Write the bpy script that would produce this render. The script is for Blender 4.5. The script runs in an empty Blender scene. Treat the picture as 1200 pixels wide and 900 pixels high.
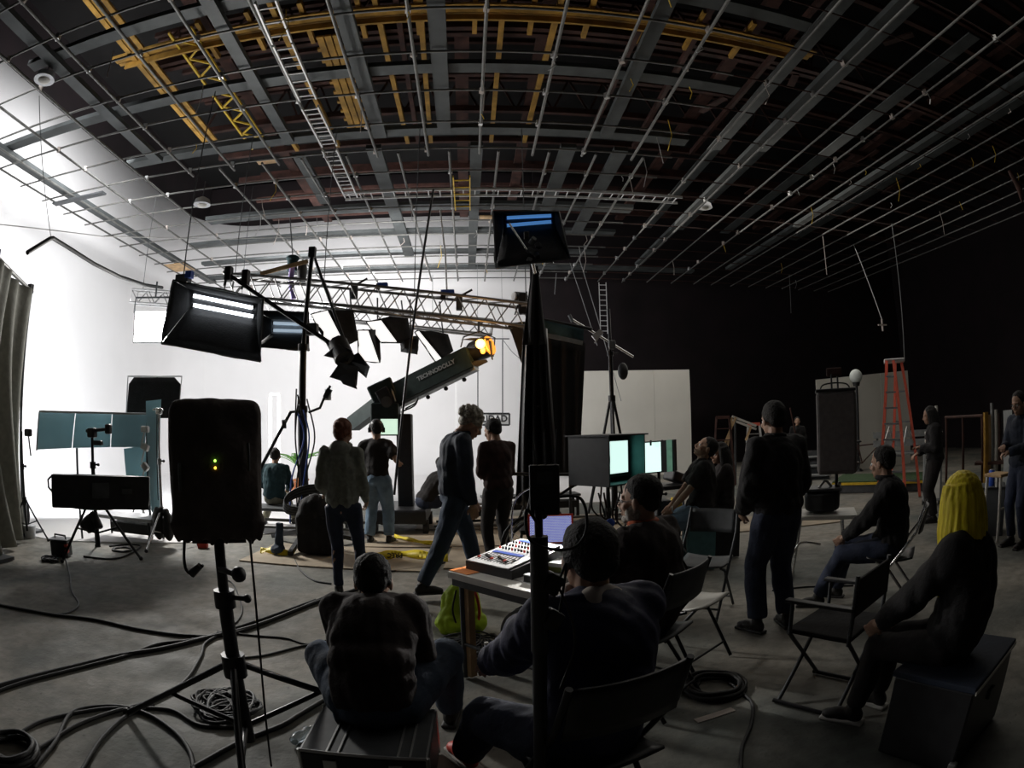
import bpy, bmesh, math, random
import numpy as np
from mathutils import Vector, Matrix, Euler, noise

S = bpy.context.scene
COL = S.collection
random.seed(7)
PI = math.pi

# ---------------------------------------------------------------- camera
CAM_H = 1.6
cam_d = bpy.data.cameras.new('camera')
cam_d.type = 'PANO'
cam_d.panorama_type = 'FISHEYE_EQUISOLID'
cam_d.fisheye_lens = 678.3 / 1200 * 36
cam_d.fisheye_fov = PI
cam_d.sensor_width = 36
cam_d.sensor_height = 27
cam_d.sensor_fit = 'HORIZONTAL'
cam_d.clip_start = 0.05
cam = bpy.data.objects.new('camera', cam_d)
COL.objects.link(cam)
CR = Vector((0.99731451, -0.07089818, -0.01836357))
CU = Vector((0.01281706, -0.07790909, 0.99687808))
CF = Vector((0.07203307, 0.9944473, 0.07671903))
cam.matrix_world = Matrix(((CR.x, CU.x, -CF.x, 0), (CR.y, CU.y, -CF.y, 0), (CR.z, CU.z, -CF.z, CAM_H), (0, 0, 0, 1)))
S.camera = cam

# ---------------------------------------------------------------- world, exposure
W = bpy.data.worlds.new('world'); S.world = W; W.use_nodes = True
W.node_tree.nodes['Background'].inputs[0].default_value = (0.02, 0.022, 0.025, 1)
W.node_tree.nodes['Background'].inputs[1].default_value = 0.05
S.view_settings.view_transform = 'Standard'
S.view_settings.look = 'None'
S.view_settings.gamma = 1
S.view_settings.exposure = -0.6
S.cycles.max_bounces = 7
S.cycles.diffuse_bounces = 5
S.cycles.use_denoising = True
S.cycles.sample_clamp_indirect = 4

# ---------------------------------------------------------------- the studio's large lights and added fills
def area(name, loc, target, w, h, power, color=(1, 1, 1), spread=PI):
    l = bpy.data.lights.new(name, 'AREA'); l.shape = 'RECTANGLE'; l.size = w; l.size_y = h
    l.energy = power; l.color = color; l.spread = spread
    o = bpy.data.objects.new(name, l); COL.objects.link(o)
    o.location = loc
    o.rotation_euler = (Vector(target) - Vector(loc)).to_track_quat('-Z', 'Y').to_euler()
    return o
# the hard lamp beside the big softbox that faces the floor crew
area('lamp_light', (-5.75, 9.55, 3.55), (1.5, 3.0, 0.3), 0.6, 0.6, 330, (1, .97, .92), 2.6)
# the banks and softboxes, then added fills, that wash the white cyclorama and its stage
area('bank_light', (-6.5, 8.9, 1.45), (-10.0, 12.0, 0.7), 1.9, 0.5, 520, (.95, .975, 1))
area('softbox_light', (-3.4, 10.4, 4.2), (-6.5, 15.0, 0.6), 1.6, 1.2, 200, (.96, .98, 1))
area('overhead_light', (-2.6, 12.6, 5.6), (-2.2, 20.5, 4.0), 4.0, 1.2, 450, (1, .985, .975), 2.6)
area('side_wash_fill', (-7.3, 9.0, 7.7), (-11.0, 11.5, 7.2), 2.8, 1.0, 330, (.98, .985, 1), 2.7)  # wash areas without a lamp body, added to lift the upper walls
area('front_wash_fill', (-7.5, 4.6, 7.7), (-11.0, 8.0, 7.2), 2.2, .9, 240, (.98, .985, 1), 2.7)
area('upper_wash_fill', (-4.0, 16.2, 7.7), (-4.6, 21.0, 7.4), 5.5, .9, 270, (.99, .985, 1), 2.7)
# unseen fills added high over the crew to brighten the hall's dark half
area('hall_fill', (5.5, 6.5, 6.55), (5.5, 5.5, 0), 9, 8, 115, (1, .95, .86))
area('hall_fill', (8.0, 14.0, 6.55), (7.0, 9.5, 0), 9, 8, 350, (1, .95, .86))

# ---------------------------------------------------------------- where a viewing ray meets a plane (used once, to place things in metres)
def ray(px, py):
    F = 678.32
    x, y = px - 600.0, 450.0 - py
    r = math.hypot(x, y) + 1e-9; th = 2 * math.asin(r / (2 * F))
    v = CR * (math.sin(th) * x / r) + CU * (math.sin(th) * y / r) + CF * math.cos(th)
    return v
def FZ(px, py, z=0.0):
    v = ray(px, py); t = (z - CAM_H) / v.z
    return Vector((0, 0, CAM_H)) + v * t
def FY(px, py, Y):
    v = ray(px, py); return Vector((0, 0, CAM_H)) + v * (Y / v.y)
def FD(px, py, d):
    v = ray(px, py); return Vector((0, 0, CAM_H)) + v * (d / math.hypot(v.x, v.y))

# ---------------------------------------------------------------- materials
def mat(name, col, rough=.6, metal=0., var=.15, scale=12., bump=0., bscale=60., emit=None, strength=0., alpha=None, trans=0., col2=None, detail=4, contrast=None):
    m = bpy.data.materials.new(name); m.use_nodes = True
    nt = m.node_tree; b = nt.nodes['Principled BSDF']
    b.inputs['Roughness'].default_value = rough; b.inputs['Metallic'].default_value = metal
    tc = nt.nodes.new('ShaderNodeTexCoord')
    n = nt.nodes.new('ShaderNodeTexNoise'); n.inputs['Scale'].default_value = scale; n.inputs['Detail'].default_value = detail
    nt.links.new(tc.outputs['Object'], n.inputs['Vector'])
    r = nt.nodes.new('ShaderNodeValToRGB')
    c2 = col2 or tuple(c * (1 - var) for c in col)
    c1 = col if col2 else tuple(min(1, c * (1 + var)) for c in col)
    r.color_ramp.elements[0].position, r.color_ramp.elements[1].position = contrast or (.3, .7)
    r.color_ramp.elements[0].color = (*c2, 1); r.color_ramp.elements[1].color = (*c1, 1)
    nt.links.new(n.outputs['Fac'], r.inputs['Fac']); nt.links.new(r.outputs['Color'], b.inputs['Base Color'])
    if bump:
        n2 = nt.nodes.new('ShaderNodeTexNoise'); n2.inputs['Scale'].default_value = bscale; n2.inputs['Detail'].default_value = 5
        nt.links.new(tc.outputs['Object'], n2.inputs['Vector'])
        bp = nt.nodes.new('ShaderNodeBump'); bp.inputs['Strength'].default_value = bump; bp.inputs['Distance'].default_value = .02
        nt.links.new(n2.outputs['Fac'], bp.inputs['Height']); nt.links.new(bp.outputs['Normal'], b.inputs['Normal'])
    if emit:
        b.inputs['Emission Color'].default_value = (*emit, 1); b.inputs['Emission Strength'].default_value = strength
    if trans: b.inputs['Transmission Weight'].default_value = trans
    return m
M = dict(
    white=mat('cyc_white_paint', (.80, .79, .79), .8, var=.03, scale=.6),
    drapeblack=mat('black_drape', (.012, .011, .012), .95, bump=.2, bscale=30),
    wallblack=mat('black_wall', (.0075, .0032, .0045), .9, var=.4, scale=1.2),
    roof=mat('roof_dark', (.003, .0024, .0024), .95, var=.5, scale=1.),
    pipe=mat('galvanised_pipe', (.13, .13, .122), .45, .2, var=.25, scale=6),
    joist=mat('grey_joist', (.066, .074, .075), .65, .1, var=.25, scale=2.5, bump=.1),
    timber=mat('yellow_timber', (.40, .22, .035), .75, var=.4, scale=3, bump=.3, bscale=12),
    rust=mat('rusty_and_shaded_steel', (.055, .022, .016), .8, .2, var=.5, scale=3, bump=.2),
    wood=mat('raw_wood', (.50, .33, .17), .7, var=.3, scale=5, bump=.15),
    alu=mat('aluminium', (.68, .68, .68), .35, .85, var=.1),
    ladderalu=mat('ladder_aluminium', (.72, .72, .72), .5, .25, var=.1),
    plywood=mat('plywood_sheet', (.40, .33, .24), .8, var=.25, scale=2.5),
    trussmetal=mat('dull_truss_metal', (.22, .22, .22), .4, .6, var=.15),
    chrome=mat('chrome', (.75, .75, .75), .22, .95, var=.08),
    black=mat('black_plastic', (.018, .018, .02), .45, var=.3),
    blackmetal=mat('black_metal', (.022, .022, .024), .35, .5, var=.3),
    blackcloth=mat('black_cloth', (.013, .012, .013), .9, var=.3, bump=.3, bscale=40),
    greycloth=mat('grey_black_cloth', (.032, .027, .027), .9, var=.25, bump=.3, bscale=50),
    rubber=mat('rubber', (.015, .015, .015), .5),
    cable=mat('cable_black', (.012, .012, .012), .62),
    silver=mat('silver_lining', (.55, .56, .58), .45, .3, var=.1),
    glow=mat('lamp_glow', (1, 1, 1), emit=(1, .985, .95), strength=14, var=0),
    softglow=mat('diffuser_glow', (.9, .9, .9), emit=(1, .985, .95), strength=1.5, var=0),
    tubeblue=mat('tube_blue', (.3, .6, 1), emit=(.14, .42, 1), strength=.55, var=0),
    tubedim=mat('tube_dim', (.8, .9, 1), emit=(.6, .75, .9), strength=.8, var=0),
    covercloth=mat('speaker_cover_cloth', (.085, .07, .065), .85, var=.2, bump=.3, bscale=40),
    tube=mat('fluorescent_tube', (1, 1, 1), emit=(.86, .93, 1), strength=9, var=0),
    orange=mat('orange_fibreglass', (.80, .16, .10), .45, var=.1),
    skin=mat('skin', (.42, .25, .17), .55, var=.08, scale=20),
    skindark=mat('skin_brown', (.36, .20, .13), .55, var=.08, scale=20),
    hairblack=mat('hair_black', (.009, .007, .006), .75, var=.4, scale=60, bump=.5, bscale=90),
    hairred=mat('hair_auburn', (.16, .05, .025), .75, var=.4, scale=60, bump=.5, bscale=90),
    hairgrey=mat('hair_greying', (.30, .27, .22), .6, var=.5, scale=50, bump=.5, bscale=80),
    hairyellow=mat('hair_yellow', (.95, .66, .02), .6, var=.3, scale=30),
    beard=mat('beard_grey', (.35, .32, .28), .8, var=.4, scale=80),
    denim=mat('denim_blue', (.035, .055, .09), .85, var=.25, scale=9, bump=.25, bscale=30),
    denimdark=mat('denim_dark', (.022, .03, .06), .85, var=.25, scale=9, bump=.25, bscale=30),
    denimlight=mat('denim_light', (.16, .24, .33), .85, var=.25, scale=9, bump=.25, bscale=30),
    greyhood=mat('heather_grey_knit', (.20, .21, .18), .9, var=.2, scale=30, bump=.2),
    navy=mat('navy_nylon', (.011, .018, .036), .8, var=.3, scale=6, bump=.2, bscale=14),
    blackshirt=mat('black_cotton', (.018, .015, .015), .9, var=.3, scale=8, bump=.3, bscale=18),
    maroon=mat('maroon_check', (.035, .014, .012), .9, var=.5, scale=14, bump=.2),
    teal=mat('teal_knit', (.018, .05, .06), .9, var=.2),
    brownshirt=mat('brown_knit', (.022, .014, .013), .9, var=.2, bump=.2),
    bluejacket=mat('blue_jacket', (.010, .012, .05), .75, var=.2, bump=.3, bscale=14),
    cream=mat('cream_hood', (.50, .44, .40), .9, var=.15),
    orangecloth=mat('orange_collar', (.50, .10, .03), .85, var=.2),
    khaki=mat('khaki_cotton', (.22, .21, .15), .9, var=.15),
    shoe=mat('dark_shoe', (.02, .018, .017), .55),
    sole=mat('white_sole', (.55, .54, .50), .7, var=.1),
    red=mat('red_plastic', (.60, .05, .03), .5, var=.1),
    blue=mat('blue_plastic', (.03, .09, .45), .5, var=.1),
    hivis=mat('yellow_green_nylon', (.50, .72, .02), .6, var=.15, scale=8, bump=.3, bscale=20),
    tape=mat('yellow_tape', (.85, .66, .02), .5, var=.05),
    plastwhite=mat('white_plastic', (.62, .60, .55), .5, var=.06),
    paper=mat('paper_white', (.85, .85, .84), .7, var=.03),
    grey=mat('mid_grey_paint', (.22, .23, .23), .6, var=.15),
    dgrey=mat('dark_grey_paint', (.06, .065, .07), .55, var=.2),
    crane=mat('crane_green_black', (.022, .036, .034), .4, .3, var=.2),
    cranelight=mat('crane_grey_rail', (.34, .36, .36), .45, .5, var=.1),
    tealin=mat('hood_teal_lining', (.05, .20, .19), .8, var=.1),
    plant=mat('palm_green', (.12, .35, .05), .6, var=.3),
    terra=mat('terracotta', (.45, .16, .06), .8, var=.1),
    yellow=mat('yellow_paint', (.72, .48, .03), .5, var=.12),
    tableorange=mat('orange_sheet', (.80, .25, .05), .7, var=.05),
    glassblue=mat('clear_bottle_plastic', (.75, .85, .9), .1, trans=.85, var=.02),
    grass=mat('turf_dark_green', (.03, .07, .02), .9, var=.4, scale=20, bump=.6, bscale=60),
)

def stretch(m, sc):      # fine strands: squeeze the colour and relief noise along z
    nt = m.node_tree; tc = next(n for n in nt.nodes if n.type == 'TEX_COORD'); mp = nt.nodes.new('ShaderNodeMapping'); mp.inputs['Scale'].default_value = sc
    nt.links.new(tc.outputs['Object'], mp.inputs[0])
    for n in nt.nodes:
        if n.type == 'TEX_NOISE': nt.links.new(mp.outputs[0], n.inputs['Vector'])
stretch(M['hairyellow'], (4, 4, .12)); stretch(M['hairred'], (2, 2, .3))
# ---------------------------------------------------------------- mesh builder
def frame(d):
    d = Vector(d).normalized()
    a = Vector((0, 0, 1)) if abs(d.z) < .9 else Vector((1, 0, 0))
    x = a.cross(d).normalized(); y = d.cross(x)
    return x, y, d
class MB:
    def __init__(s): s.v = []; s.f = []; s.sm = []
    def add(s, vs, fs, smooth=False):
        o = len(s.v); s.v += [Vector(v) for v in vs]
        s.f += [tuple(i + o for i in f) for f in fs]; s.sm += [smooth] * len(fs); return s
    def box(s, c, size, rot=None, bev=0.):
        hx, hy, hz = [k / 2 for k in size]; c = Vector(c)
        R = rot.to_matrix() if isinstance(rot, Euler) else (rot or Matrix.Identity(3))
        if not bev:
            vs = [(x, y, z) for x in (-hx, hx) for y in (-hy, hy) for z in (-hz, hz)]
            fs = [(0, 1, 3, 2), (4, 6, 7, 5), (0, 4, 5, 1), (2, 3, 7, 6), (0, 2, 6, 4), (1, 5, 7, 3)]
            return s.add([c + R @ Vector(v) for v in vs], fs)
        bm = bmesh.new(); bmesh.ops.create_cube(bm, size=1)
        for v in bm.verts: v.co = Vector((v.co.x * size[0], v.co.y * size[1], v.co.z * size[2]))
        bmesh.ops.bevel(bm, geom=bm.edges[:], offset=bev, segments=2, affect='EDGES', profile=.5)
        bm.verts.index_update()
        s.add([c + R @ v.co for v in bm.verts], [[v.index for v in f.verts] for f in bm.faces], False); bm.free(); return s
    def bar(s, p0, p1, w, h, up=(0, 0, 1)):
        p0, p1 = Vector(p0), Vector(p1); d = (p1 - p0).normalized(); up = Vector(up)
        if abs(d.dot(up)) > .99: up = Vector((0, 1, 0))
        x = d.cross(up).normalized(); z = x.cross(d).normalized()
        vs = [p + x * sx * w / 2 + z * sz * h / 2 for p in (p0, p1) for sx, sz in ((-1, -1), (1, -1), (1, 1), (-1, 1))]
        return s.add(vs, [(0, 1, 2, 3), (7, 6, 5, 4), (0, 4, 5, 1), (1, 5, 6, 2), (2, 6, 7, 3), (3, 7, 4, 0)])
    def tube(s, pts, r, seg=8, caps=True):
        pts = [Vector(p) for p in pts]; n = len(pts)
        rs = r if isinstance(r, (list, tuple)) else [r] * n
        x = None; vs = []; fs = []
        for i, p in enumerate(pts):
            d = (pts[min(i + 1, n - 1)] - pts[max(i - 1, 0)])
            if d.length < 1e-9: d = Vector((0, 0, 1))
            d.normalize()
            if x is None: x = frame(d)[0]
            x = (x - d * x.dot(d))
            x = x.normalized() if x.length > 1e-6 else frame(d)[0]
            y = d.cross(x)
            vs += [p + (x * math.cos(2 * PI * k / seg) + y * math.sin(2 * PI * k / seg)) * rs[i] for k in range(seg)]
        for i in range(n - 1):
            for k in range(seg):
                a = i * seg + k; b = i * seg + (k + 1) % seg
                fs.append((a, b, b + seg, a + seg))
        s.add(vs, fs, True)
        if caps:
            s.add(vs[:seg], [tuple(range(seg - 1, -1, -1))]); s.add(vs[-seg:], [tuple(range(seg))])
        return s
    def rod(s, p0, p1, r, r1=None, seg=10): return s.tube([p0, p1], [r, r if r1 is None else r1], seg)
    def ell(s, c, rad, rot=None, seg=16, ring=10):
        c = Vector(c); R = rot.to_matrix() if isinstance(rot, Euler) else (rot or Matrix.Identity(3))
        if not isinstance(rad, (tuple, list)): rad = (rad,) * 3
        vs = [c + R @ Vector((0, 0, -rad[2]))]
        for i in range(1, ring):
            t = -PI / 2 + PI * i / ring
            vs += [c + R @ Vector((rad[0] * math.cos(t) * math.cos(2 * PI * k / seg), rad[1] * math.cos(t) * math.sin(2 * PI * k / seg), rad[2] * math.sin(t))) for k in range(seg)]
        vs.append(c + R @ Vector((0, 0, rad[2]))); fs = []
        for k in range(seg): fs.append((0, 1 + (k + 1) % seg, 1 + k))
        for i in range(ring - 2):
            for k in range(seg):
                a = 1 + i * seg + k; b = 1 + i * seg + (k + 1) % seg
                fs.append((a, b, b + seg, a + seg))
        L = len(vs) - 1; o = 1 + (ring - 2) * seg
        for k in range(seg): fs.append((L, o + k, o + (k + 1) % seg))
        return s.add(vs, fs, True)
    def prism(s, poly, off):           # a planar outline pushed along off
        n = len(poly); off = Vector(off); p = [Vector(q) for q in poly]
        s.add(p + [q + off for q in p], [tuple(range(n - 1, -1, -1)), tuple(range(n, 2 * n))] + [(i, (i + 1) % n, (i + 1) % n + n, i + n) for i in range(n)]); return s
    def grid(s, fn, nu, nv, thick=0., smooth=True):   # fn(u,v) -> point ; optional thickness
        vs = [Vector(fn(i / nu, j / nv)) for j in range(nv + 1) for i in range(nu + 1)]
        w = nu + 1
        fs = [(j * w + i, j * w + i + 1, (j + 1) * w + i + 1, (j + 1) * w + i) for j in range(nv) for i in range(nu)]
        if thick:
            nn = [Vector() for _ in vs]
            for f in fs:
                q = (vs[f[1]] - vs[f[0]]).cross(vs[f[3]] - vs[f[0]])
                for i in f: nn[i] += q
            N = len(vs); vs = vs + [v - k.normalized() * thick if k.length else v for v, k in zip(vs, nn)]
            fs = fs + [tuple(i + N for i in reversed(f)) for f in fs]
            bd = [i for i in range(w)] + [j * w + nu for j in range(1, nv + 1)] + [nv * w + i for i in range(nu - 1, -1, -1)] + [j * w for j in range(nv - 1, 0, -1)]
            for a, b in zip(bd, bd[1:] + bd[:1]): fs.append((b, a, a + N, b + N))
        return s.add(vs, fs, smooth)
    def mesh(s, name, m, org=None):
        me = bpy.data.meshes.new(name); org = org or Vector()
        me.from_pydata([v - org for v in s.v], [], s.f)
        me.polygons.foreach_set('use_smooth', s.sm)
        me.update()
        if m: me.materials.append(m)
        return me
ORG = {}
def link(name, me, parent=None):
    o = bpy.data.objects.new(name, me); COL.objects.link(o)
    if parent: o.parent = parent; ORG[o.name] = ORG[parent.name]
    return o
def part(mb, name, m, parent, label=None, kind=None):
    o = link(name, mb.mesh(name, m, ORG[parent.name]), parent)
    if label: o['label'] = label
    if kind: o['kind'] = kind
    return o
def tag(o, label=None, cat=None, group=None, kind=None):
    if label: o['label'] = label
    if cat: o['category'] = cat
    if group: o['group'] = group
    if kind: o['kind'] = kind
    return o
def thing(name, label, cat, loc=(0, 0, 0), group=None):
    o = bpy.data.objects.new(name, None); COL.objects.link(o); o.location = loc; o.empty_display_size = .1
    ORG[o.name] = Vector(loc)
    return tag(o, label, cat, group)
def solo(mb, name, m, label, cat, loc=None, group=None, kind=None):
    loc = Vector(loc) if loc is not None else sum(mb.v, Vector()) / len(mb.v)
    o = link(name, mb.mesh(name, m, loc)); o.location = loc; ORG[o.name] = loc
    return tag(o, label, cat, group, kind)
def struct(mb, name, m, parent=None):
    if parent: return part(mb, name, m, parent)
    o = link(name, mb.mesh(name, m)); ORG[o.name] = Vector(); o['kind'] = 'structure'; return o
def sempty(name):
    o = bpy.data.objects.new(name, None); COL.objects.link(o); ORG[o.name] = Vector(); o['kind'] = 'structure'; return o
def place(o, loc, rz=0, scale=None):
    o.location = loc; o.rotation_euler = (0, 0, rz)
    if scale: o.scale = (scale,) * 3
    return o
def copy_tree(o, parent=None):
    c = o.copy(); COL.objects.link(c); c.parent = parent
    ORG[c.name] = ORG.get(o.name, Vector())
    for ch in o.children: copy_tree(ch, c)
    return c
def kidmap():
    pass
def text_mesh(s, size, depth=.002, bold=True):
    cu = bpy.data.curves.new('txt', 'FONT'); cu.body = s; cu.size = size; cu.extrude = depth; cu.align_x = 'CENTER'; cu.align_y = 'CENTER'
    if bold: cu.offset = size * .035
    o = bpy.data.objects.new('txt', cu); COL.objects.link(o)
    dg = bpy.context.evaluated_depsgraph_get(); me = bpy.data.meshes.new_from_object(o.evaluated_get(dg))
    bpy.data.objects.remove(o); return me
def put_text(s, size, name, m, parent, c, x, y, bold=True, lab=None):   # c centre, x right, y up (world axes)
    me = text_mesh(s, size, .002, bold); x = Vector(x).normalized(); z = x.cross(Vector(y)).normalized(); y = z.cross(x)
    T = Matrix((x, y, z)).transposed().to_4x4(); T.translation = Vector(c) - ORG[parent.name]
    me.transform(T); me.materials.clear(); me.materials.append(m)
    o = link(name, me, parent)
    return o
def lookcurve(pts, n=10):     # smooth curve through points (Catmull-Rom)
    P = [Vector(p) for p in pts]; P = [P[0] * 2 - P[1]] + P + [P[-1] * 2 - P[-2]]; out = []
    for i in range(1, len(P) - 2):
        for k in range(n):
            t = k / n; a, b, c, d = P[i - 1], P[i], P[i + 1], P[i + 2]
            out.append(.5 * ((2 * b) + (c - a) * t + (2 * a - 5 * b + 4 * c - d) * t * t + (3 * b - a - 3 * c + d) * t ** 3))
    out.append(P[-2]); return out
TS = None
def blob(shapes, voxel=.014, smooth=6, wr=0., wscale=14., seed=0, wz=.55):
    """fuse overlapping solids (an MB) into one continuous smooth surface"""
    global TS
    if TS is None: TS = bpy.data.scenes.new('tmp')
    me = shapes.mesh('tmp', None); o = bpy.data.objects.new('tmp', me); TS.collection.objects.link(o)
    md = o.modifiers.new('r', 'REMESH'); md.mode = 'VOXEL'; md.voxel_size = voxel
    if smooth:
        md = o.modifiers.new('s', 'SMOOTH'); md.iterations = smooth; md.factor = .6
    with bpy.context.temp_override(scene=TS, view_layer=TS.view_layers[0]): dg = bpy.context.evaluated_depsgraph_get()
    r = bpy.data.meshes.new_from_object(o.evaluated_get(dg))
    bpy.data.objects.remove(o); bpy.data.meshes.remove(me)
    if wr:
        nv = len(r.vertices); co = np.empty(nv * 3); r.vertices.foreach_get('co', co); co = co.reshape(-1, 3)
        no = np.empty(nv * 3); r.vertices.foreach_get('normal', no); no = no.reshape(-1, 3)
        q = co * (wscale, wscale, wscale * wz) + (seed * 3.1, seed * 1.7, 0); f = np.zeros(nv)
        rs = np.random.RandomState(seed + 11)
        for o_ in range(2):
            acc = np.zeros(nv)
            for _ in range(7): acc += np.sin(q @ rs.normal(0, 1.5 * (1 + 1.3 * o_), 3) + rs.uniform(0, 6.28))
            f += (np.abs(acc / 3.2) * 1.1 - .5) if o_ == 0 else acc / 7
        r.vertices.foreach_set('co', (co + no * (wr * f)[:, None]).ravel())
    r.polygons.foreach_set('use_smooth', [True] * len(r.polygons)); r.update()
    return r
def blobpart(mb, name, m, parent, voxel=.014, smooth=6, wr=0., wscale=14., label=None, seed=0, wz=.55):
    org = ORG[parent.name]; me = blob(mb, voxel, smooth, wr, wscale, seed, wz)
    me.transform(Matrix.Translation(-org)); me.materials.clear(); me.materials.append(m)
    o = link(name, me, parent)
    if label: o['label'] = label
    return o
def blobsolo(mb, name, m, label, cat, loc, voxel=.014, smooth=6, wr=0., wscale=14., group=None, seed=0):
    me = blob(mb, voxel, smooth, wr, wscale, seed); me.transform(Matrix.Translation(-Vector(loc)))
    me.materials.clear(); me.materials.append(m)
    o = link(name, me); o.location = loc; ORG[o.name] = Vector(loc)
    return tag(o, label, cat, group)
# ================================================================ THE SETTING
def floor_material():
    m = bpy.data.materials.new('worn_concrete'); m.use_nodes = True; nt = m.node_tree; b = nt.nodes['Principled BSDF']
    tc = nt.nodes.new('ShaderNodeTexCoord')
    def nz(sc, det, dist=0.):
        n = nt.nodes.new('ShaderNodeTexNoise'); n.inputs['Scale'].default_value = sc; n.inputs['Detail'].default_value = det; n.inputs['Distortion'].default_value = dist
        nt.links.new(tc.outputs['Object'], n.inputs['Vector']); return n
    def ramp(n, a, b_, ca, cb):
        r = nt.nodes.new('ShaderNodeValToRGB'); r.color_ramp.elements[0].position = a; r.color_ramp.elements[1].position = b_
        r.color_ramp.elements[0].color = (*ca, 1); r.color_ramp.elements[1].color = (*cb, 1)
        nt.links.new(n.outputs['Fac'], r.inputs['Fac']); return r
    r1 = ramp(nz(.7, 8, .6), .36, .62, (.125, .135, .122), (.31, .285, .24))
    r2 = ramp(nz(9, 8, .3), .3, .75, (.55, .55, .55), (1.1, 1.1, 1.1))
    r3 = ramp(nz(26, 4), .66, .71, (1, 1, 1), (.2, .2, .2))
    mx = nt.nodes.new('ShaderNodeMixRGB'); mx.blend_type = 'MULTIPLY'; mx.inputs[0].default_value = .85
    nt.links.new(r1.outputs[0], mx.inputs[1]); nt.links.new(r2.outputs[0], mx.inputs[2])
    m2 = nt.nodes.new('ShaderNodeMixRGB'); m2.blend_type = 'MULTIPLY'; m2.inputs[0].default_value = .5
    nt.links.new(mx.outputs[0], m2.inputs[1]); nt.links.new(r3.outputs[0], m2.inputs[2])
    nt.links.new(m2.outputs[0], b.inputs['Base Color'])
    rr = ramp(nz(3, 6), .3, .7, (.62, .62, .62), (.85, .85, .85)); nt.links.new(rr.outputs[0], b.inputs['Roughness'])
    bp = nt.nodes.new('ShaderNodeBump'); bp.inputs['Strength'].default_value = .35; bp.inputs['Distance'].default_value = .01
    nt.links.new(nz(30, 8).outputs['Fac'], bp.inputs['Height']); nt.links.new(bp.outputs['Normal'], b.inputs['Normal'])
    return m
X0, X1, Y0, Y1, ZT = -11.0, 20.0, -5.0, 21.0, 11.8
WT = 9.72       # top of the white wall
XS = 2.5        # where the white back wall stops and the black begins
struct(MB().box(((X0 + X1) / 2, (Y0 + Y1) / 2, -.1), (X1 - X0 + .4, Y1 - Y0 + .4, .2)), 'floor', floor_material())
struct(MB().box(((X0 + X1) / 2, (Y0 + Y1) / 2, ZT + .1), (X1 - X0 + .4, Y1 - Y0 + .4, .2)), 'ceiling', M['roof'])
# white cyclorama: left wall, rounded corner, back wall, all with a cove at the foot
def cyc_path():
    R = 2.6; pts = [(X0, 5.2, 1, 0), (X0, 9, 1, 0), (X0, 13, 1, 0)]
    for k in range(0, 13):
        a = PI - PI / 2 * k / 12
        pts.append((X0 + R + R * math.cos(a), Y1 - R + R * math.sin(a), -math.cos(a), -math.sin(a)))
    pts += [(-5, Y1, 0, -1), (-1, Y1, 0, -1), (XS, Y1, 0, -1)]
    return pts
prof = [(1.1 - 1.1 * math.sin(t * PI / 16), 1.1 - 1.1 * math.cos(t * PI / 16)) for t in range(0, 9)] + [(0, 3), (0, 5), (0, 7), (0, WT), (-.15, WT)]
cp = cyc_path(); vs = []; fs = []
for (x, y, nx, ny) in cp:
    for d, z in prof: vs.append((x + nx * d, y + ny * d, z + .012))
n = len(prof)
for i in range(len(cp) - 1):
    for j in range(n - 1): fs.append((i * n + j, i * n + j + 1, (i + 1) * n + j + 1, (i + 1) * n + j))
k = next(i for i, q in enumerate(cp) if q[1] > 13.5)
w = MB(); w.add(vs[:(k + 7) * n], [f for f in fs if max(f) < (k + 7) * n], True); wl = struct(w, 'wall_left', M['white'])
o0 = (k + 6) * n; w = MB(); w.add(vs[o0:], [tuple(i - o0 for i in f) for f in fs if min(f) >= o0], True); wb = struct(w, 'wall_back', M['white'])
# outer black walls
struct(MB().box((X0 - .3, (Y0 + Y1) / 2, ZT / 2), (.2, Y1 - Y0 + .6, ZT)), 'wall_outer_left', M['wallblack'])
struct(MB().box(((XS + X1) / 2, Y1 + .1, ZT / 2), (X1 - XS, .2, ZT)), 'wall_back_dark', M['wallblack'])
struct(MB().box(((X0 + XS) / 2, Y1 + .5, ZT / 2), (XS - X0 + .6, .2, ZT)), 'wall_outer_back', M['wallblack'])
struct(MB().box((X1 + .1, (Y0 + Y1) / 2, ZT / 2), (.2, Y1 - Y0 + .6, ZT)), 'wall_right', M['wallblack'])
struct(MB().box(((X0 + X1) / 2, Y0 - .1, ZT / 2), (X1 - X0, .2, ZT)), 'wall_front', M['wallblack'])
# white stage floor (painted), laid on the concrete up to an irregular front edge
struct(MB().prism([(-11, 6.35, .0), (-5.9, 6.3, .0), (-4.0, 7.3, 0), (-2.7, 9.0, 0), (-2.4, 11.6, 0), (3.4, 11.9, 0), (3.6, 20.9, 0), (-11, 20.9, 0)], (0, 0, .012)), 'floor_stage', M['white'])
# plywood sheets under the shooting area
fp = sempty('floor_panel')
for i, (x, y, w_, h_, a) in enumerate([(-1.6, 7.0, 1.22, 2.44, 1.5), (.9, 7.0, 1.22, 2.44, 1.52), (-.3, 8.3, 1.22, 2.44, 1.6), (2.1, 8.3, 1.22, 2.44, 1.57), (.3, 9.7, 1.22, 2.44, 1.57), (2.8, 9.6, 1.22, 2.44, 1.6), (4.4, 8.0, 1.22, 2.44, 1.4)]):
    part(MB().box((x, y, .009), (w_, h_, .018), Euler((0, 0, a))), 'plywood_panel', M['plywood'], fp)

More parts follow.
